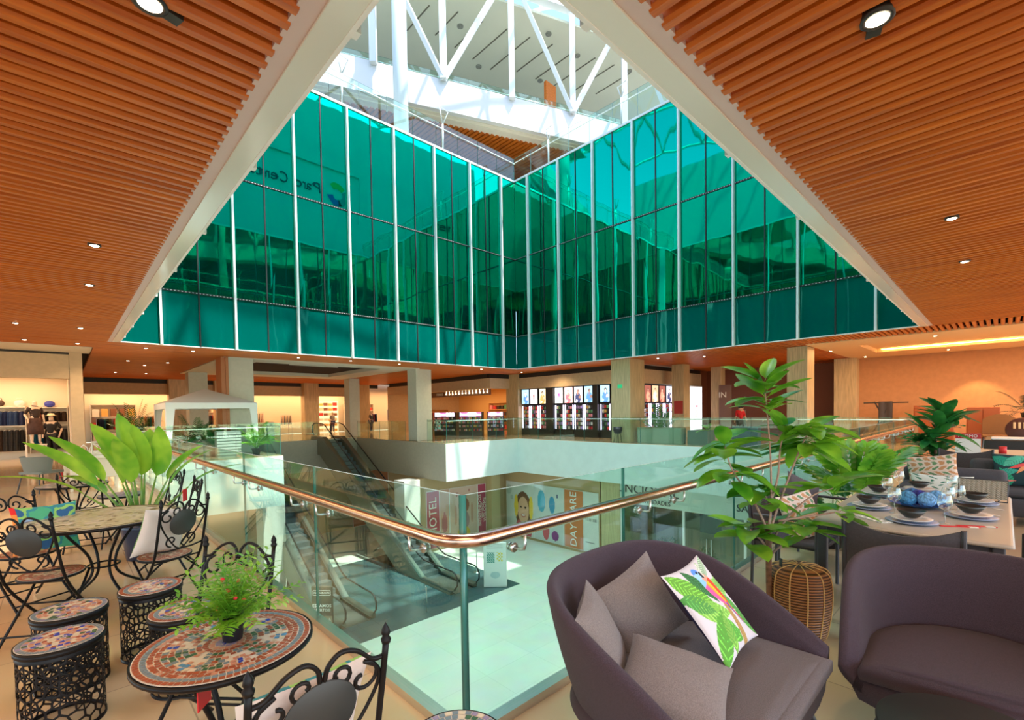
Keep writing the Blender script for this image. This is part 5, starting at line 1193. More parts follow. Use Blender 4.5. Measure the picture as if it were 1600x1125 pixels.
def leaf(mb, base, d, L, Wd, droop=.3, up=(0, 0, 1), nl=7, fold=.25, tip=1.0, wave=0, mid=.5):
    base = Vector(base); d = Vector(d).normalized(); up = Vector(up); side = d.cross(up)
    if side.length < .05: side = d.cross(Vector((1, 0, .2)))
    side.normalize(); nrm = side.cross(d).normalized(); vs = []
    for i in range(nl+1):
        t_ = i/nl; p = base+d*(L*t_)+nrm*(-droop*L*t_*t_); w = Wd*(sin(pi*t_**.85)**.6)*.5 if 0 < t_ < 1 else .0008
        if t_ > .85: w *= tip
        wv = wave*sin(t_*14)
        vs += [p-side*w+nrm*(fold*w+wv), p-side*w*.5+nrm*(fold*w*.35), p, p+side*w*.5+nrm*(fold*w*.35), p+side*w+nrm*(fold*w-wv)]
    fs = [(i*5+j, i*5+j+1, (i+1)*5+j+1, (i+1)*5+j) for i in range(nl) for j in range(4)]
    mb.add(vs, fs)
RUBL = leafmat('rubber_leaf', (.045, .24, .012), (.26, .55, .04)); DKL = leafmat('deep_leaf', (.012, .13, .03), (.05, .27, .05)); LIML = leafmat('lime_leaf', (.12, .38, .02), (.36, .62, .05), .35); BARK = mat('brown_bark', (.20, .10, .055), .8, noise=.3, nscale=30, bump=.5, bscale=60)
TBARK = mat('ringed_stem', (.36, .22, .16), .7, noise=.25, nscale=40)
def whorl(mb, c_, n, L, Wd, seed, tilt=(-.2, .9), droop=.22, axis=None):
    L *= 1.15; Wd *= 1.45; n = int(n*1.35)
    rn = random.Random(seed)
    for k in range(n):
        a = 2.4*k+rn.uniform(-.3, .3); el = rn.uniform(*tilt); d = Vector((cos(a)*cos(el), sin(a)*cos(el), sin(el)))
        st = Vector(c_)+Vector((0, 0, -.012*k+.03)); l_ = L*rn.uniform(.75, 1.1); b0 = st+d*.025
        mb.tube([st, b0], .003, 5); leaf(mb, b0, d, l_, Wd*rn.uniform(.85, 1.1)*l_/L, droop*rn.uniform(.4, 1.5), fold=rn.uniform(.1, .4), nl=8)
t = thing('rubber_tree', 'tall broad leaved artificial tree on a thin trunk before the right rail', 'plant', (2.24, -.655, 0))
T0 = Vector((2.24, -.655, 0))
def tb(p): return Vector(p)-T0
g = smooth(); g.tube(spline([(0, 0, 0.02), tb((2.20, -.65, .3)), tb((2.19, -.65, .64)), tb((2.19, -.64, .78))], 5), [.020]*5*3+[.018], 10); g.build('trunk', BARK, t)
st = [((2.19, -.65, .60), (2.21, -.66, .95), (2.22, -.65, 1.31), (2.21, -.62, 1.74)), ((2.19, -.65, .70), (2.27, -.72, 1.0), (2.36, -.80, 1.3), (2.43, -.85, 1.45)), ((2.19, -.65, .72), (2.12, -.57, .95), (2.03, -.47, 1.15), (1.99, -.43, 1.33)), ((2.19, -.65, .62), (2.30, -.74, .82), (2.42, -.86, .97), (2.53, -.96, 1.02)), ((2.2, -.65, .9), (2.25, -.69, 1.1), (2.27, -.70, 1.3), (2.29, -.72, 1.42)), ((2.19, -.65, .6), (2.15, -.60, .68), (2.10, -.56, .74)), ((2.19, -.65, .75), (2.2, -.66, .9), (2.17, -.62, 1.0)), ((2.19, -.65, .55), (2.3, -.76, .68), (2.38, -.82, .76)), ((2.24, -.7, .8), (2.42, -.9, .84), (2.56, -1.0, .86))]
g = smooth()
for q in st: g.tube(spline([tb(p) for p in q], 5), [.009-.005*i/(5*(len(q)-1)) for i in range(5*(len(q)-1)+1)], 7)
brn = g.build('branches', TBARK, t)
g = smooth()
for k, (c_, n, L, Wd, tl) in enumerate((((2.21, -.62, 1.75), 9, .24, .105, (.1, 1.2)), ((2.21, -.63, 1.62), 6, .23, .10, (-.1, .6)), ((2.43, -.85, 1.46), 12, .26, .105, (-.4, .8)), ((2.40, -.84, 1.36), 6, .26, .10, (-.6, .1)), ((1.99, -.43, 1.34), 11, .25, .11, (-.3, .9)), ((2.53, -.96, 1.03), 7, .25, .10, (-.3, .8)), ((2.29, -.72, 1.42), 6, .22, .09, (.0, .9)), ((2.10, -.56, .75), 10, .22, .11, (-.4, .6)), ((2.17, -.62, 1.02), 10, .21, .10, (-.3, .7)), ((2.38, -.82, .77), 8, .22, .10, (-.5, .4)), ((2.56, -1.0, .86), 5, .24, .09, (-.4, .4)), ((2.03, -.47, 1.14), 6, .23, .10, (-.4, .2)))):
    whorl(g, tb(c_), n, L, Wd, 40+k, tl)
g.build('foliage', RUBL, brn)
g = smooth(); g.lathe([(.09, 0), (.11, .02), (.12, .12), (.11, .13), (0, .12)], 24); g.build('pot', BLACK, t)
g = MB(); g.cbox((.028, -.05, .50), (.035, .004, .06), .8); g.build('price_tag', BLACK, t)
# big leafy plant on the left
t = thing('banana_leaf_plant', 'tall plant with big paddle leaves on the left, behind the large table', 'plant', (-.76, 4.95, 0)); t.scale = (1.12, 1.12, 1.17)
g = smooth(); g.lathe([(.13, 0), (.17, .3), (.18, .34), (.16, .34), (.15, .30), (0, .30)], 28); g.build('pot', mat('dark_blue_pot', (.02, .04, .09), .3), t)
g = smooth(); rn = random.Random(5)
LV = [(-.10, .05, 1.35, .62, .20, 0.1), (.02, -.02, 1.05, .50, .17, .35), (-.22, .1, 1.1, .55, .20, .7), (-.45, .15, .95, .55, .13, .9), (.22, -.12, 1.05, .5, .17, .5), (-.5, .3, .78, .62, .12, 1.0), (.4, -.2, .85, .50, .10, 1.0), (-.15, -.3, 1.0, .5, .15, .6), (.1, .3, 1.1, .5, .16, .5), (-.6, .0, .6, .6, .11, 1.1), (.55, -.3, .62, .5, .10, 1.0), (-.3, -.1, 1.2, .42, .15, .5), (.35, .2, .7, .5, .11, 1.0), (-.35, .45, .5, .55, .12, 1.1)]
stm = smooth()
for k_, (dx, dy, dz, L, Wd, dr_) in enumerate(LV):
    d = Vector((dx, dy, dz)).normalized(); b0 = Vector((dx*.12, dy*.12, .32)); p1 = b0+d*(.42+.08*rn.random())
    stm.tube([b0, b0.lerp(p1, .5)+Vector((0, 0, .02)), p1], [.016, .012, .007], 7)
    leaf(g, p1, d, L, Wd*1.25, .12+dr_*.30, nl=10, fold=.25, up=(.69, .72, .3) if k_ < 6 else (0, 0, 1))
g.build('foliage', LIML, t); stm.build('stems', leafmat('stem_green', (.12, .30, .04), (.30, .48, .08)), t)
# small potted plant on the front table
t = thing('small_potted_plant', 'small green feathery plant with red flowers in a black pot on the mosaic table', 'plant', (-.91, .30, .7225))
g = smooth(); g.lathe([(.034, 0), (.044, .075), (.048, .077), (.049, .095), (.046, .096), (.043, .085), (0, .083)], 28); g.build('pot', mat('black_plastic_pot', (.02, .02, .024), .4), t)
g = smooth(); rn = random.Random(9)
for k in range(85):
    a = rn.uniform(0, 2*pi); el = rn.uniform(.25, 1.45); L = rn.uniform(.10, .27); d = Vector((cos(a)*cos(el), sin(a)*cos(el), sin(el))); p = Vector((d.x*.02, d.y*.02, .085)); pts = [p]
    for q in range(8): d = (d+Vector((rn.uniform(-.12, .12), rn.uniform(-.12, .12), -.05*(1.4-el)))).normalized(); p = p+d*L/8; pts.append(p)
    g.tube(pts, .0011, 4)
    for q in range(2, 9):
        for s in (-1, 1):
            sd_ = d.cross(Vector((0, 0, 1))).normalized()*s+d*.5+Vector((0, 0, rn.uniform(-.2, .4))); leaf(g, pts[q], sd_, rn.uniform(.030, .046), .013, .2, nl=3, fold=.1)
g.build('foliage', LIML, t)
for k, (x, y, z) in enumerate(((-.02, -.045, .21), (.0, -.06, .18), (.03, -.05, .16), (-.035, -.03, .25), (.02, -.03, .23), (-.05, -.02, .14))):
    g = smooth(); g.sphere((x, y, z), .008, 8, 6); g.build('flower', mat('flower_red', (.75, .02, .03), .5) if k == 0 else bpy.data.materials['flower_red'], t)
# fern clump and big background plant, right
def fernplant(name, label, x, y, z, n, L, seed, pot=True, mat_=None, spread=(.3, 1.2), Wl=.10, Lf=.26, wf=.034, pairs=13, start=.25, arch=.10):
    t = thing(name, label, 'plant', (x, y, z)); z0 = .25 if pot else 0
    if pot: g = smooth(); g.lathe([(.12, 0), (.17, .25), (.18, .27), (.16, .27), (0, .24)], 20); g.build('pot', BLACK, t)
    g = smooth(); rn = random.Random(seed)
    for k in range(n):
        a = 2.4*k+rn.uniform(-.4, .4); el = rn.uniform(*spread); d = Vector((cos(a)*cos(el), sin(a)*cos(el), sin(el))); p = Vector((0, 0, z0)); pts = [p]; ds = [d]; l_ = L*rn.uniform(.75, 1.1); N = 14
        for q in range(N): d = (d-Vector((0, 0, arch*(.3+q/N)))).normalized(); p = p+d*l_/N; pts.append(p); ds.append(d)
        g.tube(pts, [.006-.004*i/N for i in range(N+1)], 5)
        for q in range(pairs):
            f_ = start+(1-start)*(q+.5)/pairs; i = min(N-1, int(f_*N)); fr = f_*N-i; pp = pts[i].lerp(pts[i+1], fr); dd = ds[i]; sd0 = dd.cross(Vector((0, 0, 1)))
            if sd0.length < .1: sd0 = dd.orthogonal()
            sd0.normalize(); ll = Lf*(sin(pi*(.15+.8*q/pairs))**.7)
            for s in (-1, 1): leaf(g, pp, sd0*s+dd*(.45+.6*q/pairs)+Vector((0, 0, .15)), ll, wf, .3, up=sd0.cross(dd), nl=4, fold=.12)
    g.build('foliage', mat_ or DKL, t); return t
fernplant('fern_plant', 'bright green split leaf plant beside the right rail, left of the set table', 5.5, -.55, 0, 15, .98, 3, mat_=RUBL, spread=(.6, 1.45), Lf=.24, wf=.085, pairs=8, start=.5, arch=.08)
fernplant('fern_plant', 'darker fern low behind the set table near the rail', 4.9, -.42, 0, 12, .70, 4, Lf=.2, wf=.09, pairs=6, start=.5)
t = thing('broad_leaf_plant', 'large bushy plant in a dark pot at the end of the right rail', 'plant', (9.2, -1.0, 0)); g = smooth(); g.lathe([(.16, 0), (.22, .5), (.25, .62), (.22, .62), (0, .55)], 24); g.build('pot', mat('dark_leaf_pot', (.03, .03, .05), .4), t)
g = smooth()
for k in range(7): whorl(g, (.15*cos(k*.9), .15*sin(k*.9), .75+.11*k), 10, .42, .12, 60+k, (-.1, 1.1), .3)
g.build('foliage', DKL, t); g = smooth(); g.tube([(0, 0, .5), (0, 0, 1.5)], .02, 6); g.build('stem', BARK, t)
g = smooth()
for k in range(9): a = 2*pi*k/9; leaf(g, (.1*cos(a), .1*sin(a), .55), (cos(a), sin(a), .7), .33, .15, .35)
g.build('lower_leaves', mat('bronze_leaf', (.20, .10, .05), .5), t)
# ---- dining set
TAUPE = mat('taupe_tabletop', (.42, .36, .29), .35); DKMESH = mat('charcoal_mesh', (.065, .055, .06), .8, noise=.1, nscale=90, bump=.3, bscale=300); DKALU = mat('anthracite_frame', (.05, .048, .055), .45)
t = thing('dining_table', 'long taupe dining table set with black bowls and glasses', 'table', (3.76, -1.31, 0)); g = MB(); g.rbox(-1.08, 1.06, -.53, .52, .72, .75, .02, 3); g.build('tabletop', TAUPE, t)
g = MB(); g.box(-1.0, 1.0, -.46, -.42, .64, .72); g.box(-1.0, 1.0, .42, .46, .64, .72); g.box(-1.02, -.98, -.46, .46, .64, .72); g.box(.98, 1.02, -.46, .46, .64, .72); g.build('apron', DKALU, t)
for sx in (-1, 1):
    for sy in (-1, 1): g = MB(); g.rbox(sx*1.01-.03, sx*1.01+.03, sy*.46-.03, sy*.46+.03, 0, .72, .008, 2); g.build('leg', DKALU, t)
BOWLM = mat('black_bowl', (.022, .022, .020), .3); PLM = mat('white_patterned_plate', (.70, .66, .60), .25, noise=.15, nscale=30); PLB = mat('blue_rim_plate', (.28, .34, .50), .25)
def bowl():
    g = smooth(); g.lathe([(0, .0), (.035, .0), (.06, .022), (.085, .055), (.082, .056), (.056, .026), (.03, .008), (0, .006)], 28); return g
def plate(r_=.14): g = smooth(); g.lathe([(0, 0), (r_*.6, .0), (r_, .014), (r_*.98, .017), (r_*.6, .005), (0, .005)], 36); return g
BP = [(4.13, -.98, 'black bowl at the far left corner of the dining table'), (3.43, -1.02, 'black bowl on the left side of the dining table'), (3.03, -1.33, 'black bowl nearest the camera on the dining table'), (3.49, -1.62, 'black bowl beside the red chopstick packets'), (4.20, -1.62, 'black bowl before the woven placemat stand'), (4.66, -1.22, 'black bowl at the far end of the dining table')]
b0 = p0 = p1 = None
for k, (x, y, lab) in enumerate(BP):
    l1 = lab.replace('black bowl', 'large blue grey plate,'); l2 = lab.replace('black bowl', 'white plate directly under the bowl,')
    if k == 0:
        p0 = plate(.15).build('dinner_plate', PLB, loc=(x, y, .7503)); tag(p0, l1, 'plate', 'dinner plates'); p1 = plate(.12).build('side_plate', PLM, loc=(x, y, .7685)); tag(p1, l2, 'plate', 'white plates'); b0 = bowl().build('bowl', BOWLM, loc=(x, y, .7865)); tag(b0, lab, 'bowl', 'black bowls on the dining table')
    else: dup(p0, (x, y, .7503), 0, l1); dup(p1, (x, y, .7685), 0, l2); dup(b0, (x, y, .7865), 0, lab)
WGL = glass('wine_glass_clear', (.94, .95, .95), 3.0)
GP = [(3.95, -1.07, 'wine glass beside the far left bowl'), (3.32, -1.20, 'wine glass between the left bowl and the blue basket'), (4.55, -1.08, 'wine glass at the far end, left of centre'), (3.16, -1.50, 'wine glass nearest the camera'), (3.62, -1.49, 'wine glass right of the blue basket, nearer one'), (3.78, -1.54, 'wine glass right of the blue basket, taller farther one'), (4.45, -1.47, 'wine glass close to the woven placemat stand')]
w0 = None
for k, (x, y, lab) in enumerate(GP):
    if k == 0:
        w0 = thing('wine_glass', lab, 'glass', (x, y, .7505), 0, 'wine glasses on the dining table')
        g = smooth(); g.lathe([(.034, 0), (.034, .002), (.004, .006), (.0035, .09), (.012, .097)], 22, cap=False); g.build('stem', WGL, w0)
        g = smooth(); g.lathe([(.004, .093), (.03, .105), (.043, .135), (.042, .16), (.033, .20)], 24, cap=False); g.build('bowl', WGL, w0)
    else: dup(w0, (x, y, .7505), 0, lab)
t = thing('blue_woven_tray', 'blue wavy edged woven tray in the middle of the dining table', 'tray', (3.76, -1.30, .7505)); g = smooth()
g.grid(48, 4, lambda u, v: ((.05+.15*v)*cos(2*pi*u)*(1+.03*sin(14*2*pi*u)*v), (.05+.15*v)*sin(2*pi*u)*(1+.03*sin(14*2*pi*u)*v), .004+.03*v*v+.006*sin(14*2*pi*u)*v)); g.lathe([(0, .003), (.055, .003)], 20, cap=False); g.build('tray', mat('cobalt_weave', (.02, .10, .36), .5), t)
bl = [(-.10, .06, (.05, .22, .42), 'teal blue woven ball at the left of the tray'), (-.09, -.06, (.15, .35, .62), 'light blue woven ball nearest the camera in the tray'), (.02, -.0, (.02, .02, .22), 'dark navy woven ball in the middle of the tray'), (.06, -.11, (.12, .32, .60), 'light blue woven ball at the right of the tray'), (.1, .05, (.03, .12, .3), 'blue woven ball at the far side of the tray')]
for k, (x, y, c_, lab) in enumerate(bl):
    g = smooth(); g.sphere((0, 0, 0), .062, 20, 14)
    m_ = mat('ball_yarn_%d' % k, c_, .7, noise=.5, nscale=60, bump=.8, bscale=90); tag(g.build('woven_ball', m_, loc=(3.76+x, -1.30+y, .7505+.075)), lab, 'ball', 'woven balls in the tray')
for k, (x, y, a, lab) in enumerate(((3.08, -1.58, .5, 'red paper chopstick packet nearer the table edge'), (3.17, -1.66, .5, 'red paper chopstick packet behind the other one'))):
    g = MB(); g.cur = 0; g.box(-.11, .11, -.012, .012, 0, .004); g.cur = 1; g.box(.05, .10, -.0122, .0122, .0, .0045); o = g.build('chopstick_packet', [mat('packet_red', (.65, .015, .02), .5), mat('packet_cream', (.8, .72, .6), .5)] if k == 0 else [bpy.data.materials['packet_red'], bpy.data.materials['packet_cream']], loc=(x, y, .7505), rz=-pi/2+a); tag(o, lab, 'packet', 'chopstick packets')
for k, (x, y, a, lab) in enumerate(((2.97, -1.12, .9, 'folded black and white printed napkin at the near table edge'), (3.25, -.92, .3, 'fork and knife beside the left bowl'), (3.72, -1.68, 1.2, 'fork on the right edge of the dining table'), (4.02, -1.70, 1.2, 'knife on the right far edge of the dining table'), (3.93, -.88, .3, 'cutlery beside the far left bowl'))):
    g = smooth()
    if k == 0: g.smooth = False; g.box(-.12, .12, -.05, .05, 0, .006); nm, ct, mm = 'napkin', 'napkin', mat('printed_napkin', (.6, .6, .55), .8, noise=.6, nscale=40)
    else:
        nm, ct, mm = 'cutlery', 'cutlery', STEEL; g.tube([(-.1, 0, .004), (.03, 0, .004), (.05, 0, .006)], .0035, 6, flat=.6)
        for q in (-1, 0, 1): g.tube([(.05, 0, .006), (.06, q*.007, .005), (.10, q*.008, .006)], .0015, 5)
    tag(g.build(nm, mm, loc=(x, y, .7505), rz=a), lab, ct)
t = thing('woven_placemat_stand', 'upright woven grey placemat in a dark frame on the dining table', 'placemat', (4.42, -1.66, .7505), -pi/2-.1); g = MB(); g.grid(30, 20, lambda u, v: ((u-.5)*.30, .05*v+.002*sin(u*60)+.002*sin(v*40), .02+.16*v), lambda u, v: (.42, .38, .30) if (int(u*30)+int(v*20)) % 2 else (.22, .20, .16)); g.build('mat', PRF, t)
g = smooth(); g.tube([(-.155, -.004, .002), (.155, -.004, .002), (.155, .05, .18), (-.155, .05, .18), (-.155, -.004, .002)], .006, 6); g.tube([(-.1, 0, .006), (-.1, .08, .006)], .005, 5); g.tube([(.1, 0, .006), (.1, .08, .006)], .005, 5); g.build('frame', DKALU, t)
def mesh_chair(label, x, y, rz, W_=.58, hb=.86, curve=.10):
    t = thing('mesh_dining_chair', label, 'chair', (x, y, 0), rz); hw = W_/2
    g = smooth(); g.grid(16, 10, lambda u, v: ((u-.5)*W_, .24+.05*v+curve*(1-(2*u-1)**2)*.5, .30+(hb-.30-.07*(1-(2*u-1)**2)*v)*v)); g.grid(16, 10, lambda u, v: ((.5-u)*W_, .22+.05*v+curve*(1-(2*u-1)**2)*.5, .30+(hb-.30-.07*(1-(2*u-1)**2)*v)*v)); g.grid(16, 1, lambda u, v: ((u-.5)*W_, .29-.02*v+curve*(1-(2*u-1)**2)*.5, .30+(hb-.30-.07*(1-(2*u-1)**2)))); g.build('backrest', DKMESH, t)
    g = smooth(); g.rbox(-hw+.02, hw-.02, -.27, .25, .40, .45, .05, 3); g.build('seat', DKMESH, t)
    for s in (-1, 1):
        g = MB(); g.tube([(s*hw, -.25, 0), (s*hw, -.25, .62), (s*hw, -.2, .64), (s*hw, .24, .64)], .014, 8); g.build('arm_and_front_leg', DKALU, t)
        g = MB(); g.tube([(s*hw, .26, 0), (s*hw, .25, .4), (s*hw, .29, hb)], .014, 8); g.build('rear_leg', DKALU, t)
    return t
mesh_chair('charcoal mesh dining chair with concave back, behind the tub armchair', 2.68, -1.34, pi/2)
mesh_chair('charcoal chair at the left side of the dining table, behind the tree', 3.35, -.50, -.05, .56, .78)
mesh_chair('charcoal chair at the left side of the dining table, farther one', 4.15, -.48, -.05, .56, .80)
mesh_chair('dark mesh chair at the farther table, price card above it', 9.0, -1.38, pi/2, .6, .9, .0)
mesh_chair('charcoal chair at the right side of the dining table, cut by the frame', 3.5, -2.15, pi, .56, .80)
pillow('patterned_cushion', 'beige cushion with brown leaf print on the chair behind the tree', (3.33, -.55, .63), (-.4, -.85, .3), (0, .3, .95), .42, .42, .12, PRF, brownleaf, 50, CREAMF)
pillow('grey_cushion', 'pointed charcoal cushion behind the brown leaf one', (3.85, -.42, .70), (-.4, -.85, .2), (.5, .2, .8), .42, .42, .10, DKMESH)
pillow('patterned_cushion', 'beige brown leaf cushion on the chair cut by the right edge', (3.55, -2.08, .62), (-.2, .93, .3), (0, -.3, .95), .42, .42, .12, PRF, brownleaf, 50, CREAMF)
SOFG = mat('slate_grey_upholstery', (.060, .060, .070), .9, noise=.06, nscale=80)
def sofa(name, label, x, y, rz, W_, cat):
    t = thing(name, label, cat, (x, y, 0), rz); hw = W_/2
    g = smooth(); g.rbox(-hw, hw, -.42, .42, .12, .36, .04); g.build('base', SOFG, t); g = smooth(); g.rbox(-hw, hw, .24, .44, .30, .80, .06); g.build('backrest', SOFG, t)
    for s in (-1, 1): g = smooth(); g.rbox(min(s*hw, s*(hw-.16)), max(s*hw, s*(hw-.16)), -.42, .40, .30, .62, .05); g.build('arm', SOFG, t)
    g = smooth(); g.rbox(-hw+.17, hw-.17, -.40, .26, .36, .46, .05); g.build('seat_cushion', SOFG, t)
    for sx in (-1, 1):
        for sy in (-1, 1): g = MB(); g.box(sx*(hw-.1)-.02, sx*(hw-.1)+.02, sy*.36-.02, sy*.36+.02, 0, .13); g.build('leg', LEGM, t)
    return t
sofa('lounge_sofa', 'slate grey lounge sofa at the right edge with tropical cushion', 7.9, -2.35, -pi/2, 1.8, 'sofa')
pillow('tropical_cushion', 'dark cushion with green leaves and orange bird of paradise flower', (7.98, -1.98, .68), (-.97, .05, .2), (.2, 0, .95), .62, .45, .12, PRF, tropic, 90, NAVY)
pillow('white_leaf_cushion', 'white cushion with leaf lines at the far right edge of the table', (5.2, -2.4, .58), (-.8, .5, .3), (.2, 0, .95), .45, .45, .12, PRF, whitesketch, 40, CREAMF)
sofa('lounge_armchair', 'slate grey armchair behind the dining table piled with patterned cushions', 6.35, -1.35, -pi/2, .95, 'armchair')
pillow('patterned_cushion', 'brown leaf cushion on the slate armchair behind the dining table', (6.42, -1.18, .76), (-.95, .1, .25), (.2, .15, .95), .50, .42, .12, PRF, brownleaf, 50, CREAMF)
pillow('white_leaf_cushion', 'white cushion with dark leaf lines leaning low on the slate armchair', (6.08, -1.28, .60), (-.95, 0, .3), (.3, 0, .95), .56, .34, .10, PRF, whitesketch, 60, CREAMF)
# ---- farther right furniture
t = thing('farther_dining_table', 'smaller table with pale top in the right background carrying a price card', 'table', (10.4, -1.5, 0)); g = MB(); g.rbox(-.8, .8, -.6, .5, .70, .74, .02); g.build('tabletop', TAUPE, t)
for sx in (-1, 1):
    for sy in (-1, 1): g = MB(); g.box(sx*.72-.04, sx*.72+.04, -.05+sy*.45-.04, -.05+sy*.45+.04, 0, .70); g.build('leg', DKALU, t)
t = thing('price_card', 'upright white price card with red header on the farther table', 'sign', (10.0, -1.36, .7405), -pi/2); g = MB(); g.box(-.16, .16, -.004, .004, .0, .34); g.build('card', WHITE, t); g = MB(); g.box(-.16, .16, -.008, -.004, .25, .34); g.build('red_header', mat('header_red', (.45, .02, .03), .5), t); text_mesh('lettering', 'PROMO', .07, WHITE, (0, -.009, .295), (pi/2, 0, 0), t, .001)
g = smooth(); g.lathe([(.05, 0), (.05, .12), (0, .12)], 16); tag(g.build('red_candle', mat('candle_red', (.6, .02, .02), .5), loc=(10.2, -1.78, .7405)), 'small red candle to the right of the price card', 'candle')
t = thing('black_console', 'long black console with pale cloth on top in the right background', 'cabinet', (13.6, -1.9, 0), 0); g = MB(); g.rbox(-.7, .7, -.8, .4, 0, .82, .03); g.build('body', BLACK, t); g = MB(); g.rbox(-.6, .2, -.6, .3, .82, .85, .02); g.build('cloth', WHITE, t)
BOXT = mat('terracotta_box', (.34, .09, .03), .7)
for k, (x, y, z0, w, h, lab) in enumerate(((26.5, .35, 0, 1.3, 1.55, 'terracotta cupboard against the wall left of the bushy plant'), (24.0, -1.25, 0, .9, 1.45, 'terracotta crate stack right of the bushy plant'))):
    t = thing('wall_cupboard', lab, 'cupboard', (x, y, z0)); g = MB(); g.rbox(-.3, .3, -w/2, w/2, 0, h, .02); g.build('body', BOXT, t)
    for s in (-1, 1): g = MB(); g.rbox(-.33, -.30, min(s*.02, s*(w/2-.04)), max(s*.02, s*(w/2-.04)), .1, h-.08, .005, 1); g.build('door', BOXT, t)
t = thing('rattan_lounge_chair', 'orange rattan chair under the dark palm by the terracotta wall', 'chair', (22.8, -1.7, 0), -pi/2); g = smooth(); g.grid(14, 8, lambda u, v: ((u-.5)*.9, .3+.1*v, .45+.75*v*(1-.25*(2*u-1)**2))); g.build('backrest', RAT, t); g = MB(); g.rbox(-.45, .45, -.4, .3, .38, .48, .05); g.build('seat', RAT, t)
for sx in (-1, 1):
    for sy in (-1, 1): g = MB(); g.cyl((sx*.4, sy*.3, .4), (sx*.43, sy*.35, 0), .02); g.build('leg', LEGM, t)
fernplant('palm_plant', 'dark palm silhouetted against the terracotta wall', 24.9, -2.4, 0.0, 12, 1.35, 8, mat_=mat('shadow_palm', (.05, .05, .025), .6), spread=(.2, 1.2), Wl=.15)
bpy.data.objects[[o.name for o in bpy.data.objects if o.name.startswith('palm_plant')][0]].location.z = .95
g = smooth(); g.lathe([(.2, 0), (.28, .5), (.3, .93), (.26, .95), (0, .93)], 20); tag(g.build('tall_planter', BLACK, loc=(24.9, -2.4, 0)), 'tall dark planter under the palm, beside the terracotta wall', 'planter')
t = thing('pierced_round_chair', 'dark round backed chair with finger slots at the far right', 'chair', (20.3, -2.2, 0), -pi/2); g = smooth(); g.M = Matrix.Translation((0, .2, .75)) @ Matrix.Rotation(R(80), 4, 'X'); g.lathe([(0, 0), (.36, 0), (.38, .02), (.36, .04), (0, .04)], 28); g.build('round_back', mat('dark_red_brown', (.08, .02, .015), .5), t)
g = MB()
for k in range(4): g.rbox(-.2+k*.11, -.14+k*.11, .13, .17, .78, .98, .01, 1)
g.build('slots', PEACH, t); g = smooth(); g.lathe([(0, .42), (.3, .42), (.3, .47), (0, .48)], 24); g.build('seat', LEGM, t)
for k in range(4): a = pi/4+k*pi/2; g = MB(); g.cyl((.2*cos(a), .2*sin(a), .42), (.26*cos(a), .26*sin(a), 0), .015); g.build('leg', LEGM, t)
t = thing('folding_rack', 'dark folding rack with draped cloth before the terracotta wall', 'rack', (25.5, 2.0, 0)); g = MB()
for s in (-1, 1): g.cyl((0, s*.5, 0), (0, -s*.3, 1.75), .03)
g.cyl((0, -.9, 1.7), (0, .7, 1.7), .03); g.build('frame', LEGM, t); g = smooth(); g.grid(6, 8, lambda u, v: (.05+.04*sin(u*9), -.35+.5*u, .75+1.0*v)); g.grid(6, 8, lambda u, v: (-.05-.04*sin(u*9), .15-.5*u, .75+1.0*v)); g.build('draped_cloth', DKMESH, t)
# ---- left background furniture
t = thing('woven_armchair', 'grey woven armchair with red tag in the left background', 'chair', (-1.75, 12.6, 0), 2.3); g = smooth(); g.grid(20, 8, lambda u, v: ((.27+.07*v)*cos(pi*u), (.22+.06*v)*sin(pi*u)+.02, .44+.34*v)); g.grid(20, 8, lambda u, v: ((.25+.07*v)*cos(pi-pi*u), (.20+.06*v)*sin(pi-pi*u)+.02, .44+.34*v)); g.build('woven_back', mat('grey_weave', (.16, .19, .17), .7), t); g = MB(); g.rbox(-.27, .27, -.27, .24, .42, .46, .05); g.build('seat', bpy.data.materials['grey_weave'], t)
for sx in (-1, 1):
    for sy in (-1, 1): g = MB(); g.cyl((sx*.2, sy*.2, .42), (sx*.26, sy*.27, 0), .012); g.build('leg', LEGM, t)
g = MB(); g.cbox((-.2, -.24, .32), (.07, .01, .14)); g.build('red_tag', bpy.data.materials['packet_red'], t)
WH2 = mat('ivory_paint', (.70, .66, .52), .5)
for k, (x, y, lab) in enumerate(((-.9, 12.4, 'cream box table in the left background, nearer'), (-1.0, 14.2, 'cream low cabinet in the left background, behind the other'))):
    t = thing('cream_table', lab, 'table', (x, y, 0)); g = MB(); g.rbox(-.45, .45, -.35, .35, .68, .74, .02); g.build('tabletop', WH2, t); g = MB(); g.rbox(-.40, .40, -.30, .30, .25, .68, .02); g.build('box_body', WH2, t)
    for sx in (-1, 1):
        for sy in (-1, 1): g = MB(); g.box(sx*.38-.025, sx*.38+.025, sy*.28-.025, sy*.28+.025, 0, .26); g.build('leg', WH2, t)
t = thing('white_iron_daybed', 'white arched metal bench frame behind the cream tables', 'bench', (-.80, 15.0, 0)); t.scale = (.58, .58, .8); g = smooth()
for k in range(5): x = -.7+k*.35; g.tube([(x-.17, 0, 0), (x-.17, 0, .8), (x-.12, 0, 1.0), (x, 0, 1.1), (x+.12, 0, 1.0), (x+.17, 0, .8), (x+.17, 0, 0)], .014, 6)
g.build('arched_back', WHITEM, t); g = MB(); g.box(-.85, .85, -.6, 0, .4, .44); g.build('seat', WHITEM, t)
t = thing('white_wooden_crate', 'white crossed wooden crate standing on the nearer cream table', 'crate', (-.72, 12.4, .741)); g = MB()
for a, b in (((-.2, 0, 0), (-.2, 0, .3)), ((.2, 0, 0), (.2, 0, .3)), ((-.2, 0, .3), (.2, 0, .3)), ((-.2, 0, .015), (.2, 0, .015)), ((-.2, 0, 0), (.2, 0, .3)), ((.2, 0, 0), (-.2, 0, .3))): g.tube([a, b], .015, 4)
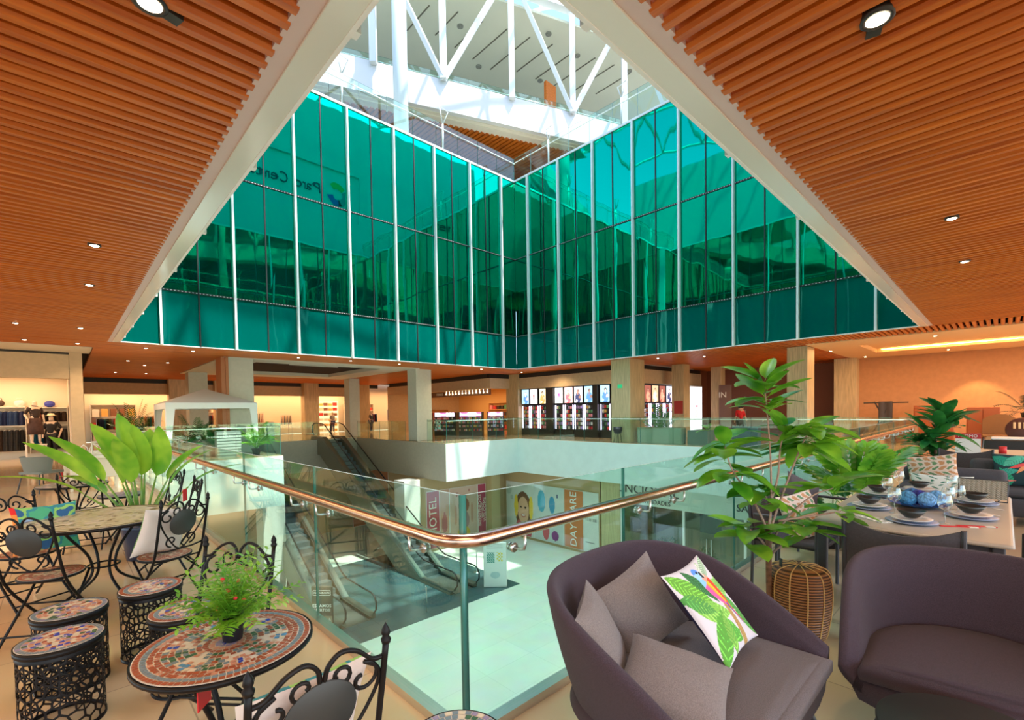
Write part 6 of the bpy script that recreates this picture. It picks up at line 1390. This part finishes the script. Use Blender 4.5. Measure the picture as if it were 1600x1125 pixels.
g.build('front', WH2, t); g = MB(); g.box(-.2, .2, .03, .3, 0, .02); g.build('bottom', WH2, t)
# ---- gazebo
CAN = mat('white_canopy', (.80, .83, .82), .7); 
t = thing('canopy_gazebo', 'white pop up gazebo with peaked roof beyond the left rail', 'gazebo', (2.8, 20.5, 0)); hw = 1.5; g = MB(); Zt, Ze, Zp = 2.08, 1.86, 2.68
E_ = [(-hw, -hw), (hw, -hw), (hw, hw), (-hw, hw)]
for i in range(4): a, b = E_[i], E_[(i+1) % 4]; g.add([(a[0], a[1], Zt), (b[0], b[1], Zt), (0, 0, Zp)], [(0, 1, 2)]); 
g.build('canopy', CAN, t)
for i in range(4): a, b = E_[i], E_[(i+1) % 4]; g = MB(); g.add([(a[0]*1.003, a[1]*1.003, Ze), (b[0]*1.003, b[1]*1.003, Ze), (b[0], b[1], Zt), (a[0], a[1], Zt)], [(0, 1, 2, 3)]); g.build('valance', CAN, t)
for a in E_:
    g = MB(); w0_, w1_ = .26, .05; sx = 1 if a[0] < 0 else -1; sy = 1 if a[1] < 0 else -1
    g.add([(a[0], a[1], 0.02), (a[0]+sx*.06, a[1], 0.02), (a[0]+sx*.28, a[1], Ze), (a[0], a[1], Ze)], [(0, 1, 2, 3)]); g.add([(a[0], a[1], 0.02), (a[0], a[1]+sy*.06, 0.02), (a[0], a[1]+sy*.28, Ze), (a[0], a[1], Ze)], [(0, 1, 2, 3)]); g.box(a[0]*.985-.015, a[0]*.985+.015, a[1]*.985-.015, a[1]*.985+.015, 0, Ze); g.build('leg_curtain', CAN, t)
fernplant('palm_plant', 'palm inside the gazebo, seen below its valance, centre', 2.6, 21.6, 0, 16, 1.45, 21, spread=(.8, 1.45), Wl=.1)
fernplant('palm_plant', 'dark palm by the right leg of the gazebo', 2.9, 19.7, 0, 18, 1.0, 22, spread=(.5, 1.35), Wl=.1)
fernplant('palm_plant', 'bright green palm right outside the gazebo before the pale column', 4.15, 18.75, 0, 22, 1.1, 23, mat_=RUBL, spread=(.6, 1.35), Wl=.1)
fernplant('palm_plant', 'low bush left of the dark palm inside the gazebo', 1.9, 19.7, 0, 14, .8, 24)
fernplant('palm_plant', 'tall palm left of the gazebo before the back shop', .9, 25.0, .0, 16, 1.6, 25, spread=(.9, 1.5), Wl=.12)
bpy.data.objects[[o.name for o in bpy.data.objects if o.name.startswith('palm_plant')][-1]].scale = (1, 1, 1.25)
g = smooth(); g.sphere((0, 0, .35), .35, 18, 10, .9); tag(g.build('round_pouf', mat('orange_pouf', (.55, .16, .04), .8, noise=.3, nscale=20), loc=(2.2, 21.0, 0)), 'round orange pouf under the gazebo behind the glass', 'pouf')
t = thing('slatted_counter', 'grey slatted counter under the gazebo behind the glass rail', 'counter', (3.2, 18.9, 0)); g = MB(); g.box(-.4, .4, -.2, .2, 0, .98); g.build('body', mat('grey_counter', (.22, .26, .23), .7), t); g = MB()
for k in range(8): g.box(-.41, .41, -.215, -.2, .08+k*.11, .15+k*.11)
g.build('slats', mat('grey_slat', (.36, .40, .36), .6), t)
g = MB(); g.rbox(-.2, .2, -.2, .2, 0, 1.15, .02); tag(g.build('white_pedestal', WHITEM, loc=(7.5, 28.4, 0)), 'pale square pedestal behind the bay glass, left of the escalator', 'pedestal')
# palm in front of the travertine pillar
fernplant('palm_plant', 'green palm in front of the travertine pillar, right of centre', 18.55, 9.2, 0, 22, 1.5, 31, spread=(.95, 1.5), Wl=.11)
g = MB(); g.box(0, .012, -.13, .13, 2.6, 2.78); tag(g.build('exit_sign', mat('exit_green', (.02, .35, .15), .5, emit=(.02, .5, .2), es=.6), loc=(17.985, 10.95, 0)), 'small green running man exit sign on the travertine pillar', 'sign')
figure('person', 'person in red shirt and dark trousers standing beyond the far rail', (23.6, 7.5, 0), 2.4-pi*.0, {'wl': (-.12, -.2, 1.05), 'ml': (-.02, -.24, 1.08), 'el': (-.24, .03, 1.13)}, mat('red_shirt', (.60, .01, .015), .8), mat('dark_trousers', (.03, .03, .04), .8))
figure('person', 'blurred person in dark clothes passing the brown shop panel', (26.3, 8.4, 0), 1.2, {'kl': (-.1, -.15, .48), 'al': (-.1, .02, .1), 'kr': (.1, .05, .48), 'ar': (.1, .25, .12), 'fr': (.1, .15, .05)}, mat('grey_jacket', (.12, .10, .09), .8), mat('dark_trousers_b', (.05, .05, .05), .8))
g = MB(); g.rbox(-.5, .5, -.2, .2, 0, .82, .03); tag(g.build('dark_planter_box', mat('planter_slate', (.05, .08, .09), .6), loc=(18.6, 5.4, 0), rz=pi/2), 'dark low planter box behind the far rail, under the red shirted person', 'planter')
fernplant('spider_plant', 'small spiky plant on the far rail left of the red shirted person', 18.4, 6.9, .62, 12, .5, 33, pot=False, mat_=LIML, spread=(.2, 1.4), Lf=.1, wf=.02)
g = MB(); g.box(26.35, 26.4, 9.0, 9.7, 0, 2.9); struct('door_2', g, mat('brown_door_panel', (.20, .12, .10), .4))
text_mesh('shop_name', 'IN', .45, WHITE, (26.0, 9.35, 2.3), (pi/2, 0, -pi/2), None, .01, kind='structure')
g = MB(); g.box(23.0, 23.02, 10.25, 10.75, 1.3, 2.0); tag(g.build('red_fire_panel', mat('fire_red', (.42, .03, .02), .5), loc=(-.03, 0, 0)), 'small red fire hose panel on the narrow pillar right of the light panel', 'panel')
# ---- lower floor: posters, stands, plants
def big_print(name, label, x, y, z, w, h, rz, fn, nx=60, ny=60, texts=(), cat='poster'):
    t = thing(name, label, cat, (x, y, z), rz); g = MB(); g.box(-w/2, w/2, 0, .03, 0, h); g.build('panel', WHITE, t); g = MB(); painted(g, w-.04, h-.04, nx, ny, fn, -.004); o = g.build('print', PRINT, t); o.location = (0, 0, .02)
    for s, size, tx, tz, rot, m_ in texts: text_mesh('lettering', s, size, m_, (tx, -.008, tz), (pi/2, -rot, 0), t, .002)
    return t
TW = mat('letter_white', (.85, .85, .83), .6); TD = mat('letter_dark', (.04, .05, .06), .6); TR = mat('letter_cream', (.8, .75, .65), .6)
def girl(u, v):
    c_ = (.62, .66, .62)
    if inell(u, v, .1, .85, .1, .1) or inell(u, v, .2, .7, .05, .05): c_ = (.45, .52, .46)
    if inell(u, v, .62, .48, .30, .36): c_ = (.16, .07, .03)
    if inell(u, v, .62, .10, .30, .22): c_ = (.60, .10, .12)
    if inell(u, v, .62, .48, .20, .26): c_ = (.72, .42, .27)
    if inell(u, v, .36, .55, .07, .22) or inell(u, v, .90, .55, .07, .22): c_ = (.85, .58, .06)
    if inell(u, v, .54, .54, .035, .02) or inell(u, v, .70, .54, .035, .02): c_ = (.05, .03, .02)
    if inell(u, v, .62, .38, .085, .035): c_ = (.55, .18, .14)
    if inell(u, v, .62, .39, .06, .015): c_ = (.85, .8, .75)
    return c_
def hands(u, v):
    c_ = (.60, .66, .64)
    if inell(u, v, .25, .72, .14, .2) : c_ = (.08, .42, .60)
    if inell(u, v, .62, .68, .1, .16): c_ = (.05, .30, .52)
    if inell(u, v, .4, .2, .12, .18): c_ = (.65, .12, .14)
    if inell(u, v, .72, .13, .12, .09): c_ = (.25, .05, .22)
    if inell(u, v, .8, .85, .03, .03) or inell(u, v, .72, .5, .02, .02): c_ = (.03, .05, .15)
    return c_
HW = 3.3
ZB = -6+.15
big_print('wall_poster', 'grey poster of a smiling girl with yellow painted hands, lower floor', 18.27, 18.2, ZB, 2.35, 3.15, -pi/2, girl, 60, 70)
big_print('wall_poster', 'grey poster with blue and red painted spots beside the girl, lower floor', 18.27, 15.9, ZB, 2.2, 3.15, -pi/2, hands, 50, 60)
big_print('wall_poster', 'orange DAY CARE banner on the lower floor wall', 18.27, 14.1, ZB, 1.3, 3.15, -pi/2, lambda u, v: (.62, .20, .06), 4, 4, [('DAY CARE', .62, 0, 1.58, pi/2, TW)])
big_print('wall_poster', 'pale poster with small dark lettering beside the DAY CARE banner', 18.27, 12.95, ZB, .95, 3.15, -pi/2, lambda u, v: (.25, .28, .28) if (abs((v*34) % 1) < .4 and (.1 < u < .75) and (.13 < v < .2)) else ((.2, .2, .2) if .52 < v < .57 and .1 < u < .9 and int(u*22) % 2 else (.70, .74, .70)), 30, 60)
def hat(u, v):
    c_ = (.58, .42, .33)
    if inell(u, v, .5, .66, .20, .14): c_ = (.30, .12, .07)
    if inell(u, v, .5, .60, .09, .10): c_ = (.60, .34, .24)
    if inell(u, v, .5, .38, .20, .18): c_ = (.34, .22, .22)
    if inell(u, v, .2, .50, .05, .18) or inell(u, v, .8, .50, .05, .18): c_ = (.50, .28, .20)
    if inell(u, v, .48, .12, .24, .16): c_ = (.62, .45, .05)
    if inell(u, v, .25, .88, .04, .04) or inell(u, v, .7, .92, .03, .03): c_ = (.35, .12, .1)
    return c_
big_print('wall_poster', 'tan poster of a laughing woman in a hat, lower floor left wall', 15.1, 19.57, ZB, 2.0, 3.15, 0, hat, 50, 60)
big_print('wall_poster', 'red HOTEL banner on the lower floor left wall', 13.0, 19.57, ZB, .85, 3.15, 0, lambda u, v: (.42, .05, .07), 4, 4, [('HOTEL', .68, 0, 1.75, pi/2, TR)])
big_print('wall_poster', 'narrow tan print between the HOTEL banner and the hat woman', 13.75, 19.57, ZB, .65, 3.15, 0, lambda u, v: (.55, .32, .22) if not inell(u, v, .5, .4, .3, .2) else (.40, .12, .12), 10, 20)
big_print('wall_poster', 'dark red BIENVENIDOS WELCOME banner on the lower floor left wall', 16.45, 19.57, ZB, .62, 3.15, 0, lambda u, v: (.40, .05, .10), 4, 4, [('BIENVENIDOS', .30, -.17, 1.6, pi/2, TR), ('BEM-VINDO', .18, .02, 1.6, pi/2, TR), ('WELCOME', .30, .2, 1.6, pi/2, TR)])
big_print('wall_poster', 'orange red print behind the escalator by the pale column, lower floor', 13.4, 27.5, ZB, 2.6, 3.6, 0, lambda u, v: (.40, .12, .03) if not inell(u, v, .5, .5, .3, .3) else (.30, .06, .03), 10, 20)
text_mesh('shop_lettering_dark', 'FUNCIONAL', .62, TD, (18.28, 9.9, -2.25), (pi/2, 0, -pi/2), None, .01, kind='structure')
text_mesh('shop_lettering_small', 'ATIVIDADES', .28, TD, (18.28, 9.3, -2.75), (pi/2, 0, -pi/2), None, .01, kind='structure')
text_mesh('shop_lettering_second', 'SALLA', .42, TD, (18.28, 5.1, -2.5), (pi/2, 0, -pi/2), None, .01, kind='structure')
t = thing('poster_stand', 'white free standing instruction board by the escalator foot, lower floor', 'sign', (11.9, 13.3, -6), -.75); g = MB(); g.rbox(-.5, .5, -.06, .06, 0, 1.95, .04, 2); g.build('board', WHITE, t)
g = MB(); painted(g, .94, 1.85, 40, 70, lambda u, v: (.02, .25, .22) if (.12 < u < .48 and .55 < v < .80 and (int(u*30)+int(v*50)) % 3) else ((.75, .6, .05) if (.58 < u < .85 and .58 < v < .80 and (int(u*14)+int(v*24)) % 2) else ((.45, .62, .66) if inell(u, v, .5, .27, .22, .08) else ((.1, .1, .1) if (.12 < u < .85 and (v > .9 or abs(v-.46) < .01)) and int(u*40) % 2 and int(v*70) % 3 == 0 else (.74, .82, .82)))), -.065); o = g.build('print', PRINT, t); o.location = (0, 0, .05)
for k, (x, y) in enumerate(((12.25, 13.9), (12.5, 15.3))): t = thing('queue_post', ('slim steel post right beside the white instruction board', 'slim steel post behind the white instruction board')[k], 'post', (x, y, -6)); g = smooth(); g.lathe([(.14, 0), (.14, .02), (.02, .03)], 16); g.build('foot', STEEL, t); g = smooth(); g.lathe([(.02, .02), (.02, .98), (.03, .99), (.03, 1.02), (0, 1.02)], 10); g.build('pole', STEEL, t)
t = thing('menu_stand', 'dark menu board stand with white lettering at the foot of the left escalator', 'sign', (4.75, 14.0, -6), -.8); g = MB(); g.rbox(-.36, .36, -.04, .04, 0, 1.8, .02, 2); g.build('board', mat('menu_dark', (.06, .05, .04), .6), t)
g = MB(); g.box(-.34, .34, -.045, -.04, .1, .8); g.build('beige_field', mat('menu_beige', (.30, .24, .16), .6), t)
text_mesh('lettering', 'ESTAMOS', .15, TW, (0, -.048, 1.15), (pi/2, 0, 0), t, .001, bold=True); text_mesh('lettering', 'ABERTOS!', .13, TW, (0, -.048, 1.0), (pi/2, 0, 0), t, .001, bold=True); text_mesh('lettering', 'Eat Out &\nDelivery', .13, TW, (.03, -.048, .62), (pi/2, 0, 0), t, .001)
g = MB(); [g.box(*q) for q in ((-.3, .3, -.045, -.04, 1.66, 1.67), (-.3, .3, -.045, -.04, 1.5, 1.51), (-.3, -.29, -.045, -.04, 1.5, 1.67), (.29, .3, -.045, -.04, 1.5, 1.67))]; g.build('frame_line', TW, t); text_mesh('lettering', 'RESTAURANTE', .08, TW, (0, -.048, 1.585), (pi/2, 0, 0), t, .001)
def bush(label, x, y, z, r_, seed, s=1.0):
    t = thing('round_bush', label, 'plant', (x, y, z)); g = smooth(); rn = random.Random(seed)
    for k in range(420):
        a = rn.uniform(0, 2*pi); el = math.asin(rn.uniform(-.6, 1)); d = Vector((cos(a)*cos(el), sin(a)*cos(el), sin(el))); leaf(g, Vector((0, 0, r_+.35))+d*r_*rn.uniform(.6, 1), d+Vector((rn.uniform(-.8, .8), rn.uniform(-.8, .8), rn.uniform(-.3, .8))), r_*.28, r_*.13, .3, nl=3)
    g.build('foliage', DKL if seed % 2 else RUBL, t); g = smooth(); g.lathe([(.22, 0), (.3, .5), (.26, .5), (0, .45)], 18); g.build('pot', BOXT, t); return t
bush('round green bush in the lower shop window, left one', 18.75, 8.9, -6, .62, 1); bush('red leaved bush beside the left bush in the lower shop window', 19.5, 7.5, -6, .45, 3); bush('round green bush in the lower shop window, seen right of the loveseat top', 17.9, 4.5, -6, .50, 5)
t = thing('salon_chair', 'thin legged chair behind the lower shop glass', 'chair', (19.6, 3.6, -6)); g = MB(); g.rbox(-.25, .25, -.25, .25, .44, .48, .04); g.build('seat', LEGM, t); g = MB(); g.rbox(-.25, .25, .22, .26, .5, .88, .02); g.build('backrest', LEGM, t)
for sx in (-1, 1):
    for sy in (-1, 1): g = MB(); g.cyl((sx*.2, sy*.2, .44), (sx*.25, sy*.25, 0), .012); g.build('leg', LEGM, t)
g = MB(); g.box(22.9, 22.98, 8.2, 9.3, -5.0, -2.6); tag(g.build('dark_menu_board', mat('board_slate', (.04, .07, .09), .6, noise=.3, nscale=12)), 'tall dark written board on the rear wall of the lower shop', 'board')
g = smooth(); g.tube([(0, 0, .02), (0, 0, .95), (.0, .12, 1.0)], .018, 6); tag(g.build('hand_sanitiser_post', STEEL, loc=(8.4, 13.3, -6)), 'slim grey post on the dark tiles between the escalator feet', 'post')

g = MB(); g.box(-.04, .04, -.002, .002, -.07, 0); tag(g.build('red_price_tag', bpy.data.materials['packet_red'], loc=(-1.04, .13, .66), rz=.9), 'red paper tag hanging under the front mosaic table', 'tag')
g = MB(); g.box(-.035, .035, -.002, .002, -.12, 0); tag(g.build('red_price_tag', bpy.data.materials['packet_red'], loc=(-.50, 3.93, .86), rz=.9), 'red paper tag hanging on the iron chair by the glass rail', 'tag')
